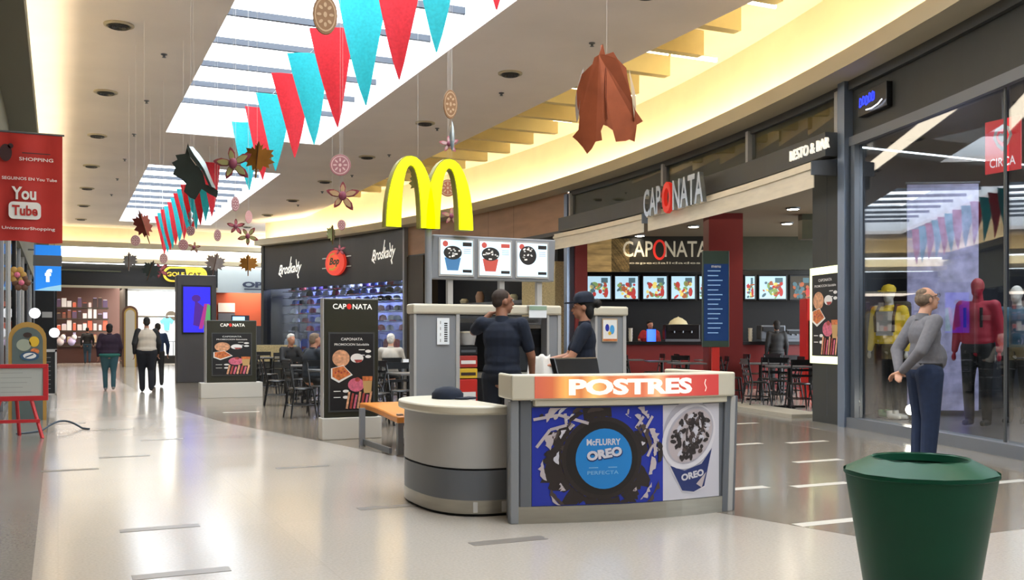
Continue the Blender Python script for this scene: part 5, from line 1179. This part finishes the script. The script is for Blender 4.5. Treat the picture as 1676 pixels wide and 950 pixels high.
flower(382, 240, 296, 10.5, 'large red rimmed flower with olive petals beside the ochre leaf', rimr, ing, .5)
flower(561, 297, 345, 12.5, 'red rimmed flower with pale petals right of the bunting', rimr, ino, .3)
flower(386, 358, 384, 14, 'small red brown star flower above the far light strips', metals('russet_foil', ''), inr, .3)
flower(406, 372, 402, 14.6, 'mixed green and red flower above the cap shop corner', rimr, ing, .9)
flower(739, 340, 368, 15, 'small rose star flower seen through the right yellow arch', inr, ino, .3)
flower(556, 400, 418, 16, 'tiny dark red flower above the red oval sign', rimr, inr, .4)
flower(735, 222, 250, 12, 'small pink flower hanging just above the yellow arches', inr, mat('petal_pale', 'c8a8a8', .5), .4)
flower(318, 396, 414, 15, 'tiny brown flower left of the grey and rose leaf', rimr, ino, .2)
flower(262, 430, 456, 20, 'small dull red flower hanging before the yellow oval sign', rimr, inr, .7)
def cookie(u, v0, v1, d, label, col, col2, turn=0, tall=1.0, name='hanging_disc'):
    t, h = orn(name, label, 'ornament', u, v0, v1, d, turn); r = h / 2
    b = MB(); b.slab([(r * tall * math.cos(2 * PI * i / 24), r * math.sin(2 * PI * i / 24)) for i in range(24)], -.01, .01, col); b.build('disc', t, bevel=.004)
    f = Flat(.003); f.fn = lambda x, z, y: (x, y - .01, z)
    f.disc(0, 0, r * tall * .86, r * .86, col2, 1, 24, 1, 0, .9)
    for k in range(8):
        a = k * PI / 4; f.disc(r * tall * .5 * math.cos(a), r * .5 * math.sin(a), r * .2 * tall, r * .08, col2, 1, 8, rot=a)
    f.disc(0, 0, r * .15 * tall, r * .15, col2, 1, 10); f.build('pattern', t)
brc = mat('cookie_brown', '8a6440', .6, noise=.1); pal = mat('cookie_pale', 'b89874', .6); rosec = mat('rose_disc', 'a06a70', .6); rosep = mat('rose_pale', 'd0b0ac', .6)
cookie(532, -8, 57, 8.4, 'large brown patterned oval disc hanging before the top red pennant', brc, pal, .35, .62)
cookie(737, 147, 195, 10, 'brown oval disc on a thread above the yellow arches', brc, pal, .4, .5)
cookie(557, 253, 288, 11.5, 'round rose disc with a pale flower pattern', rosec, rosep, 0, .98)
cookie(385, 322, 346, 13, 'small oval rose disc below the flower ornament', rosec, rosep, .5, .55)
cookie(407, 345, 366, 13, 'pale pink oval disc in front of the grey ceiling', mat('pink_disc', 'd8a0a0', .6), rosep, .4, .55)
cookie(356, 376, 395, 14, 'small oval disc left of the red brown star flower', rosec, rosep, .3, .6)
cookie(312, 370, 386, 14, 'dark rose disc under the black green leaf', mat('dark_rose_disc', '7a5056', .6), rosep, 0, .85)
cookie(300, 392, 410, 15, 'tiny round disc beside the tiny brown flower', rosec, rosep, 0, .9)
cookie(559, 360, 377, 14, 'small heart-like rose disc above the navy shop fascia', rosec, rosep, 0, .8)
cookie(733, 294, 322, 14, 'round terracotta disc seen through the right yellow arch', mat('terracotta_disc', '9a5a3c', .6), pal, 0, 1)
cookie(222, 385, 403, 15, 'pale round disc next to the russet curled leaf', rosep, rosec, 0, .9)
cookie(268, 415, 432, 17, 'small pale disc above the black far fascia', rosep, rosec, 0, .8)
t, h = orn('silver_drop', 'thin silver twist hanging under the brown oval disc', 'ornament', 740, 198, 248, 10.1)
b = MB(); b.lathe([(.001, -h / 2), (.02, -h * .3), (.028, 0), (.018, h * .3), (.001, h / 2)], mat('silver_foil', 'a8b4bc', .25, .7), 8, sy=.4); b.build('twist', t)
t, h = orn('silver_drop', 'thin silver drop hanging under the black green leaf', 'ornament', 312, 345, 372, 10.6)
b = MB(); b.lathe([(.001, -h / 2), (.03, -h * .1), (.012, 0), (.03, h * .3), (.001, h / 2)], mat('silver_foil', ''), 8, sy=.4); b.build('twist', t)
# ================================================================ PEOPLE
SK = mat('skin', 'b07c62', .55); SKL = mat('skin_light', 'c79478', .55); SKD = mat('skin_tan', '8e5f48', .55)
def capsule(b, p0, r0, p1, r1, m, n=12):
    p0 = Vector(p0); p1 = Vector(p1); d = p1 - p0; L = d.length
    if L < 1e-4: return
    q = d.normalized().to_track_quat('Z', 'Y').to_matrix().to_4x4(); T = Matrix.Translation(p0) @ q
    pr = [(max(1e-4, r0 * math.sin(a)), -r0 * math.cos(a)) for a in [PI / 2 * i / 4 for i in range(5)]]
    pr += [(max(1e-4, r1 * math.cos(a)), L + r1 * math.sin(a)) for a in [PI / 2 * i / 4 for i in range(5)]]
    b.lathe(pr, m, n, mtx=T)
def ell(b, c, r, m, rx=0, ry=0, rz=0):
    from mathutils import Euler
    T = Matrix.Translation(c) @ Euler((rx, ry, rz)).to_matrix().to_4x4()
    b.ball((0, 0, 0), r, m, 16, mtx=T)
def remesh(b, name, parent, m, voxel, smooth=2):
    b.mats = [M[m] if isinstance(m, str) else m]; b.mi = [0] * len(b.f)
    o = b.build('tmp', None); o.data.materials.clear()
    md = o.modifiers.new('r', 'REMESH'); md.mode = 'VOXEL'; md.voxel_size = voxel; md.use_smooth_shade = True
    if smooth: s = o.modifiers.new('s', 'SMOOTH'); s.factor = .5; s.iterations = smooth
    bpy.context.view_layer.update(); dg = bpy.context.evaluated_depsgraph_get()
    me = bpy.data.meshes.new_from_object(o.evaluated_get(dg)); me.name = name
    old = o.data; bpy.data.objects.remove(o); bpy.data.meshes.remove(old)
    me.materials.clear(); me.materials.append(M[m] if isinstance(m, str) else m)
    n = bpy.data.objects.new(name, me); COL.objects.link(n); n.parent = parent
    return n
def V(*a): return Vector(a)
def person(label, loc, rz, H=1.72, skin=None, top='navy', legs='blackm', shoes='blackm', hair='hair_dark', pose=None, sleeve='long', girth=1.0, belly=0.0, hairstyle='short', vox=.011, head_yaw=0, head_pitch=0,
           name='person', cat='person', fingers=True, legs_w=1.0, hem=None, vest=None, faceless=False, lean=0.0):
    skin = skin or SK; s = H / 1.75
    J = dict(head=V(0, -.01, 1.635), neck=V(0, .015, 1.47), chest=V(0, .01, 1.3), waist=V(0, 0, 1.08), pelvis=V(0, .01, .95),
             sl=V(.185, .01, 1.42), sr=V(-.185, .01, 1.42), el=V(.245, .03, 1.13), er=V(-.245, .03, 1.13), wl=V(.255, -.03, .88), wr=V(-.255, -.03, .88),
             hl=V(.092, .01, .93), hr=V(-.092, .01, .93), kl=V(.1, -.015, .5), kr=V(-.1, -.015, .5), al=V(.1, .02, .09), ar=V(-.1, .02, .09), fl=None, fr=None)
    if pose:
        for k, v in pose.items(): J[k] = Vector(v)
    for k in J:
        if J[k] is not None: J[k] = J[k] * s
    t = thing(name, label, cat, loc, rz)
    g = girth; hd = J['head']; hdir = Matrix.Rotation(head_yaw, 4, 'Z') @ Matrix.Rotation(head_pitch, 4, 'X')
    HM = Matrix.Translation(hd) @ hdir
    def hp(x, y, z): return HM @ Vector((x * s, y * s, z * s))
    # ---- body: one continuous surface
    b = MB()
    def hell(c, r):
        T = HM @ Matrix.Translation(Vector(c) * s); b.ball((0, 0, 0), tuple(q * s for q in r), skin, 16, mtx=T)
    hell((0, .012, .02), (.075, .093, .098)); hell((0, -.025, -.045), (.056, .065, .07)); hell((0, -.055, -.085), (.03, .03, .025))
    if not faceless:
        capsule(b, hp(0, -.085, .012), .010 * s, hp(0, -.108, -.022), .015 * s, skin); hell((0, -.088, -.055), (.026, .012, .012))
        for q in (-1, 1): hell((q * .078, .01, -.005), (.012, .02, .032)); hell((q * .032, -.078, .028), (.025, .014, .010))
    capsule(b, J['neck'] - V(0, 0, .03), .062 * s, hp(0, .015, -.06), .053 * s, skin)
    ch, wa, pe = J['chest'], J['waist'], J['pelvis']
    up = (ch - pe).normalized()
    capsule(b, J['sl'] * .8 + J['neck'] * .2 - V(0, 0, .02), .06 * s, J['sr'] * .8 + J['neck'] * .2 - V(0, 0, .02), .06 * s, skin)
    ell(b, ch, (.155 * s * g, .105 * s * g, .17 * s), skin); ell(b, wa, (.135 * s * g, .10 * s * g, .16 * s), skin); ell(b, pe, (.155 * s * g, .112 * s * g, .14 * s), skin)
    for a in 'lr':
        S, E, Wr = J['s' + a], J['e' + a], J['w' + a]
        capsule(b, S, .055 * s, E, .041 * s, skin); capsule(b, E, .041 * s, Wr, .027 * s, skin)
        # hand: palm, four unequal fingers, thumb from the side
        d = (J['f' + a] - Wr).normalized() if J['f' + a] is not None else (Wr - E).normalized()
        side = V(0, -1, 0); side = (side - d * side.dot(d)); side = side.normalized() if side.length > .2 else V(0, 0, 1)
        nrm = d.cross(side).normalized() * (1 if a == 'l' else -1)
        if fingers:
            pc = Wr + d * .05 * s
            for k in (-1.2, -.4, .4, 1.2): capsule(b, Wr + side * k * .010 * s, .015 * s, Wr + d * .088 * s + side * k * .021 * s, .0125 * s, skin, 8)
            for k, L in ((-1.3, .055), (-.45, .07), (.4, .078), (1.25, .07)):
                p0 = Wr + d * .09 * s + side * k * .021 * s; p1 = p0 + (d * .9 - nrm * .35) * L * .55 * s; p2 = p1 + (d * .6 - nrm * .8) * L * .5 * s
                capsule(b, p0, .0095 * s, p1, .009 * s, skin, 8); capsule(b, p1, .009 * s, p2, .0075 * s, skin, 8)
            p0 = Wr + d * .03 * s + side * .02 * s; p1 = p0 + (side * .8 + d * .6) * .04 * s; p2 = p1 + (d + side * .2) * .03 * s
            capsule(b, p0, .014 * s, p1, .011 * s, skin, 8); capsule(b, p1, .011 * s, p2, .009 * s, skin, 8)
        else:
            ell(b, Wr + d * .07 * s, (.03 * s, .03 * s, .05 * s), skin)
    for a in 'lr':
        Hh_, K, A = J['h' + a], J['k' + a], J['a' + a]
        capsule(b, Hh_, .085 * s * g, K, .056 * s, skin); capsule(b, K, .056 * s, A, .038 * s, skin)
        fd = J['t' + a] if ('t' + a) in J else A + V(0, -.13 * s, -.045 * s)
        capsule(b, A - V(0, 0, .04 * s), .035 * s, fd, .032 * s, skin)
    remesh(b, 'body', t, skin, vox * s)
    if not faceless:
        for q in (-1, 1):
            e = MB(); e.ball(hp(q * .032, -.087, .018), (.011, .006, .007), mat('eye_white', 'd8d4ce', .3), 8); e.ball(hp(q * .032, -.092, .018), (.005, .004, .005), 'black', 8); e.build('eye', t)
        e = MB(); e.tube([hp(-.022, -.098, -.055), hp(0, -.103, -.054), hp(.022, -.098, -.055)], .0035, mat('lip_skin', '8a4a42', .5)); e.build('mouth', t)
    # ---- upper garment
    c = MB(); o_ = .016
    vq = .96 if vest else .82
    capsule(c, J['sl'] * vq + J['neck'] * (1 - vq) - V(0, 0, .02), .072 * s, J['sr'] * vq + J['neck'] * (1 - vq) - V(0, 0, .02), .072 * s, top)
    ell(c, ch, (.17 * s * g, .122 * s * g, .18 * s), top); ell(c, wa + V(0, -belly * .3, 0), (.155 * s * g, (.122 + belly) * s * g, .17 * s), top); ell(c, pe + V(0, 0, .05 * s), (.168 * s * g, .13 * s * g, .10 * s), top)
    ell(c, (ch + pe) / 2 + V(0, 0, .02 * s), (.158 * s * g, .118 * s * g, .27 * s), top)
    c2 = MB() if vest else c
    for a in 'lr':
        S, E, Wr = J['s' + a], J['e' + a], J['w' + a]
        capsule(c2, S, .07 * s * (1 + (g - 1) * .5), E if sleeve != 'short' else S.lerp(E, .72), .057 * s * (1 + (g - 1) * .5), top)
        if sleeve == 'long': capsule(c2, E, .057 * s, E.lerp(Wr, .93), .040 * s, top)
    remesh(c, 'jacket' if sleeve == 'long' else 'shirt', t, vest or top, vox * s * 1.1)
    if vest: remesh(c2, 'sleeves', t, top, vox * s * 1.1)
    c = MB(); c.cyl(J['neck'] - V(0, 0, .035 * s), J['neck'] + V(0, -.006, .03 * s), .072 * s, .06 * s, vest or top, 14, False); c.build('collar', t)
    # ---- legs
    c = MB(); ell(c, pe - V(0, 0, .0), (.165 * s * g, .125 * s * g, .12 * s), legs)
    for a in 'lr':
        Hh_, K, A = J['h' + a], J['k' + a], J['a' + a]
        capsule(c, Hh_, .097 * s * g * legs_w, K, .070 * s * legs_w, legs); capsule(c, K, .070 * s * legs_w, A + V(0, 0, .0), .056 * s * legs_w, legs)
    remesh(c, 'trousers', t, legs, vox * s * 1.1)
    if hem:
        c = MB(); ell(c, pe + V(0, 0, -.01), (.178 * s * g, .14 * s * g, .085 * s), hem); remesh(c, 'shirt_hem', t, hem, vox * s * 1.2)
    for a in 'lr':
        A = J['a' + a]; c = MB(); fd = J['t' + a] if ('t' + a) in J else A + V(0, -.14 * s, -.05 * s)
        capsule(c, A + V(0, .03 * s, -.045 * s), .043 * s, fd, .036 * s, shoes); ell(c, A + V(0, 0, -.01 * s), (.045 * s, .05 * s, .04 * s), shoes)
        for i, v in enumerate(c.v): c.v[i] = Vector((v[0], v[1], max(.0, v[2]))) if name == 'person' else v
        remesh(c, 'shoe', t, shoes, vox * s)
    # ---- hair
    hm = mat(hair, '')
    c = MB()
    def hh(cc, r): T = HM @ Matrix.Translation(Vector(cc) * s); c.ball((0, 0, 0), tuple(q * s for q in r), hm, 14, mtx=T)
    if hairstyle == 'short': hh((0, .026, .045), (.082, .092, .085)); hh((0, .06, -.01), (.074, .055, .075)); hh((0, -.02, .085), (.06, .06, .035))
    elif hairstyle == 'fringe': hh((0, .05, .01), (.08, .065, .07)); hh((.07, .02, .01), (.014, .045, .045)); hh((-.07, .02, .01), (.014, .045, .045)); hh((0, .03, .07), (.062, .065, .045))
    elif hairstyle in ('long', 'bun'): hh((0, .028, .04), (.086, .096, .09)); hh((0, .06, -.04), (.08, .055, .09))
    if hairstyle == 'bun': hh((0, .15, .03), (.05, .045, .05))
    if hairstyle == 'cropped': hh((0, .022, .04), (.079, .09, .083)); hh((0, .05, .0), (.072, .055, .06))
    if hairstyle: remesh(c, 'hair', t, hm, vox * s)
    t['_s'] = s
    return t, J, hp, HM
for n_, h_ in (('hair_dark', '15110f'), ('hair_brown', '2e2018'), ('hair_grey', '8a8178'), ('hair_white', 'c4c0b8'), ('hair_greybrown', '6f5d4c')): mat(n_, h_, .8, noise=.3, nscale=40)
grey_shirt = mat('grey_wool', '6e6c70', .95, noise=.08, nscale=30); denim = mat('dark_denim', '1c2944', .9, noise=.12, nscale=20)
cloth_n = 'navy'
def face(dx, dy): return math.atan2(dx, -dy)        # rotation so that local -y points along (dx, dy)
# man in grey looking up at the shop window
mp = W(1515, 772)
mz = face(CT * 1.0 + .1 * ST, -ST + .1 * CT)          # faces towards the right of the picture
t, J, hp, HM = person('older man in grey sweater and jeans with hands behind his back, looking up', (mp.x, mp.y, 0), mz, 1.74, SKL, grey_shirt, denim, 'blackm', 'hair_greybrown',
    dict(head=(0, -.015, 1.635), neck=(0, .03, 1.47), el=(.23, .17, 1.15), er=(-.23, .17, 1.15), wl=(.05, .24, .93), wr=(-.04, .26, .95), fl=(-.06, .3, .90), fr=(.05, .31, .91), waist=(0, -.02, 1.08), pelvis=(0, 0, .95),
         kl=(.09, .0, .5), kr=(-.09, .0, .5), al=(.09, .03, .09), ar=(-.09, .03, .09)), 'long', 1.1, .03, 'fringe', .009, head_pitch=-.22, legs_w=1.2)
g = MB()
for q in (-1, 1):
    pts = [hp(q * .034 + .024 * math.cos(a), -.105, .02 + .018 * math.sin(a)) for a in [2 * PI * i / 10 for i in range(11)]]
    g.tube(pts, .002, 'black', 5); g.tube([hp(q * .058, -.103, .025), hp(q * .082, 0, .02)], .002, 'black', 5)
g.tube([hp(-.01, -.108, .022), hp(.01, -.108, .022)], .002, 'black', 5); g.build('glasses', t)
g = MB(); g.lathe([(.18, 0), (.184, .02), (.18, .04)], mat('belt_leather', '1d1612', .5), 20, c=(0, -.005, .985), sy=.76); g.build('belt', t)
# worker with his back turned
wp = UX(822, 8.1)
t, J, hp, HM = person('kiosk worker in a navy polo shirt with cropped dark hair, seen from behind', (UX(822, 8.1), 8.1, 0), PI - TH - .25, 1.70, SKD, 'navy', mat('navy_trousers', '10141f', .9), 'blackm', 'hair_brown',
    dict(er=(-.27, -.04, 1.13), wr=(-.24, -.2, .93), el=(.31, -.12, 1.36), wl=(.17, -.2, 1.53), fl=(.05, -.22, 1.56), sl=(.195, .0, 1.43), head=(0, -.02, 1.635)), 'short', 1.10, .02, 'cropped', .009, head_yaw=-.85)
# mirror: his picture-left arm is raised on the shelf
# cashier facing left with cap, bun and cloth
cx_, cy_ = UX(955, 8.2), 8.2
t, J, hp, HM = person('kiosk worker in navy with cap and hair bun, holding a white cloth', (cx_, cy_, 0), face(-CT + .12 * ST, ST - .0), 1.66, SK, 'navy', mat('navy_trousers', ''), 'blackm', 'hair_dark',
    dict(el=(.22, -.13, 1.14), wl=(.15, -.31, 1.06), er=(-.21, -.14, 1.14), wr=(-.08, -.36, 1.10), fl=(.1, -.4, 1.08), fr=(-.03, -.46, 1.12)), 'short', .98, .0, 'bun', .009, head_pitch=.08)
c = MB()
def T_(cc): return HM @ Matrix.Translation(Vector(cc))
c.lathe([(.098, 0), (.1, .05), (.08, .09), (.04, .108), (.001, .11)], 'navy', 18, mtx=T_((0, .02, .045)))
cap = c.build('cap_crown', t)
c = MB(); c.prism([(.08 * math.cos(a), -.07 + .10 * math.sin(a)) for a in [PI + PI * i / 8 for i in range(9)]], 0, .012, 'navy', mtx=T_((0, -.0, .048))); c.build('cap_peak', t)
# the cloth she holds
q = t.matrix_basis @ Vector((.02, -.46, 1.04)); q2 = Matrix.Rotation(t.rotation_euler.z, 4, 'Z')
cl = thing('white_cloth', 'crumpled white cloth held by the worker in the cap', 'cloth', (Vector((cx_, cy_, 0)) + q2 @ Vector((.13, -.42, .80))), -TH)
b = MB(); n = 9; vs = []
for i in range(n + 1):
    for j in range(n + 1):
        x, z = i / n - .5, j / n
        vs.append((x * (.2 + .06 * (1 - z)), -.04 * math.sin(x * 9) * (1.2 - z) - (.1 * (1 - z)), z * .3 + .015 * math.sin(x * 14)))
fs = [(i * (n + 1) + j, (i + 1) * (n + 1) + j, (i + 1) * (n + 1) + j + 1, i * (n + 1) + j + 1) for i in range(n) for j in range(n)]
b.add(vs, fs, mat('cloth_white', 'cfcac2', .9), True); o = b.build('cloth', cl); sd = o.modifiers.new('th', 'SOLIDIFY'); sd.thickness = .004
# walkers
def walk(label, u, v, H, **k):
    p = W(u, v); pose = dict(el=(.27, .06, 1.14), wl=(.27, .0, .9), er=(-.27, -.0, 1.14), wr=(-.27, -.1, .9), kl=(.1, -.09, .51), al=(.09, -.06, .09), kr=(-.1, .0, .5), ar=(-.09, .15, .12))
    pose.update(k.pop('pose', {}))
    return person(label, (p.x, p.y, 0), k.pop('rz', PI), H, pose=pose, vox=k.pop('vox', .016), fingers=k.pop('fingers', True), **k)
purple = mat('plum_knit', '2a1a2c', .9, noise=.15, nscale=12); tealp = mat('teal_cotton', '2c6a62', .9); tealj = mat('teal_leggings', '35565e', .9); cream_v = mat('cream_vest', 'b8aea0', .85, noise=.05)
walk('stout woman walking away in a plum cardigan over teal', 179, 640, 1.58, skin=SK, top=purple, legs=tealj, shoes=mat('grey_shoe', '8a8480', .6), hair='hair_dark', girth=1.55, hairstyle='long', hem=tealp, legs_w=1.0)
walk('man walking away in a cream vest with dark sleeves', 240, 642, 1.72, skin=SK, top='blackm', vest=cream_v, legs=mat('black_trousers', '14151c', .9), shoes='blackm', girth=1.4, hair='hair_dark', hairstyle='short', legs_w=1.15)
walk('man in dark clothes and cap walking beside the cream vest', 258, 633, 1.62, skin=SK, top=denim, legs='blackm', hair='hair_dark', hairstyle='short', girth=1.05)
walk('distant shopper in a black jacket and blue jeans, seen from behind', 143, 596, 1.72, skin=SK, top='blackm', legs=mat('teal_jeans', '2f4656', .9), hair='hair_dark', hairstyle='short', girth=1.15, vox=.022, fingers=False)
# seated cafe guests
SEAT = dict(head=(0, -.05, 1.24), neck=(0, .0, 1.08), chest=(0, .03, .91), waist=(0, .04, .7), pelvis=(0, .03, .57), sl=(.18, 0, 1.03), sr=(-.18, 0, 1.03), el=(.24, -.1, .8), er=(-.24, -.1, .8), wl=(.14, -.3, .8), wr=(-.14, -.3, .8),
            hl=(.09, -.02, .54), hr=(-.09, -.02, .54), kl=(.12, -.42, .52), kr=(-.12, -.42, .52), al=(.12, -.38, .09), ar=(-.12, -.38, .09))
def sit(label, x, y, rz, **k): return person(label, (x, y, -.0), rz, 1.72, pose=SEAT, vox=.018, **k)
sit('white haired guest in a pale shirt seated behind the tall olive totem', UX(638, 17.95), 17.9, PI - .5, skin=SKL, top=mat('pale_linen', 'b0aaa0', .9), legs='blackm', hair='hair_white', hairstyle='short')
sit('seated guest in a dark coat left of the tall olive totem', UX(512, 16.9), 16.9, 1.9, skin=SK, top=mat('dark_coat', '1e242c', .9), legs='blackm', hair='hair_greybrown', hairstyle='short', girth=1.15)
sit('seated guest in black facing the far cafe tables', UX(475, 20.2), 20.2, .3, skin=SK, top='blackm', legs='blackm', hair='hair_white', hairstyle='short')
# restaurant staff
q = RL((1064 - 838) / 1607 * 24.75, 24.75)
person('restaurant worker in a red shirt behind the counter by the espresso machine', (q.x, q.y, 0), -TH + .3, 1.68, SK, mat('red_shirt', 'a8241e', .8), 'blackm', 'blackm', 'hair_dark', dict(wl=(.24, -.1, 1.0), el=(.26, .0, 1.15), wr=(-.4, -.2, 1.22), er=(-.32, -.02, 1.25)), 'short', 1.6, 0, 'short', .018)
q = RL((1271 - 838) / 1607 * 23.4, 23.4)
person('dark haired customer in black standing at the red counter', (q.x, q.y, 0), PI - TH, 1.66, SK, 'blackm', 'blackm', 'blackm', 'hair_dark', None, 'long', 1.1, 0, 'long', .018)
b = MB(); b.box(-.12, .12, -.02, .02, 0, .3, mat('blue_screen', '2a5ce8', emit=1.5)); tag(b.build('payment_screen', loc=(*RL((1066 - 838) / 1607 * 24.15, 24.15), 1.16)), 'small glowing blue screen on the red counter', 'screen')
# shop window mannequins
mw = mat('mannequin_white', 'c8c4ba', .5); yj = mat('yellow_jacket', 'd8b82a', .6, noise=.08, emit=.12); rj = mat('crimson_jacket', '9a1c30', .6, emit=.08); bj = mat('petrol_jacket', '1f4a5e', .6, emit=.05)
def mann(label, u, x, H, **k):
    q = (u - 838) / 1607; y = x * (CT - q * ST) / (q * CT + ST)
    return person(label, (x, y, .14), face(-1, -.35), H, faceless=True, name='mannequin', cat='mannequin', vox=.016, hairstyle=k.pop('hs', ''), hair='hair_dark', fingers=False, **k)
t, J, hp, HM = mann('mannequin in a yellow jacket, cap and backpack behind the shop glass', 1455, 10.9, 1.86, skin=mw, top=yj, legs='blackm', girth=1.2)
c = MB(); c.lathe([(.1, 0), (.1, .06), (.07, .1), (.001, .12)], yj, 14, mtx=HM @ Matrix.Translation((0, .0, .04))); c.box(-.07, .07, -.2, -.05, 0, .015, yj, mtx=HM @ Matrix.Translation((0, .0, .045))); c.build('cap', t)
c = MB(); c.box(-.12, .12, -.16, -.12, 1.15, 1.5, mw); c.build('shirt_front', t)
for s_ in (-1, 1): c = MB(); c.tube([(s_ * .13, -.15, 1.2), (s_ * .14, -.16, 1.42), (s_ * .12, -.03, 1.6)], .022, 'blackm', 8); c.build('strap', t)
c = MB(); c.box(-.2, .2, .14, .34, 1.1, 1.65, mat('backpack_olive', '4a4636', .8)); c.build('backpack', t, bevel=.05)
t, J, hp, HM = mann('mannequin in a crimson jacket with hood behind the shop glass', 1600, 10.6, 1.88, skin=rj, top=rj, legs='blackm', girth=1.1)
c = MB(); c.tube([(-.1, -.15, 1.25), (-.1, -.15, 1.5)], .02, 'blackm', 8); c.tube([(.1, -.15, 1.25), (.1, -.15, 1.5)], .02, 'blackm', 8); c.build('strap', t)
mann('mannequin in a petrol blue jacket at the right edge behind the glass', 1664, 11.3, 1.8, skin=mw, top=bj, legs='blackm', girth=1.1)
for i, (u, x, c_) in enumerate(((1448, 10.9, grn), (1500, 10.8, rj), (1440, 10.85, mw))):
    q = (u - 838) / 1607; y = x * (CT - q * ST) / (q * CT + ST) - (0, 0, .25)[i] - .3
    for s_ in (0, 1):
        b = MB(); capsule(b, (0, .07, .05), .04, (0, -.09, .035), .034, c_); b.cyl((0, .07, .05), (0, .08, .12), .04, m=c_); b.box(-.045, .045, -.13, .12, 0, .015, 'blackm')
        tag(b.build('walking_shoe', loc=(x - .3 + .12 * s_, y, .12)), ('green', 'crimson', 'pale')[i] + ' walking shoe on the shop window floor, %s of its pair' % ('left', 'right')[s_], 'shoe', 'shoes in the window')
pf = (W(1490, 690, .35))
t = thing('floor_spotlight', 'small bright spotlight low behind the shop glass', 'lamp', (10.3, 9.0, .12))
q = (1491 - 838) / 1607; t.location.y = 10.3 * (CT - q * ST) / (q * CT + ST)
b = MB(); b.cyl((0, 0, 0), (0, 0, .12), .03, m='black'); b.build('base', t); b = MB(); b.ball((0, 0, .18), .07, 'spot', 12); b.build('lamp_head', t)
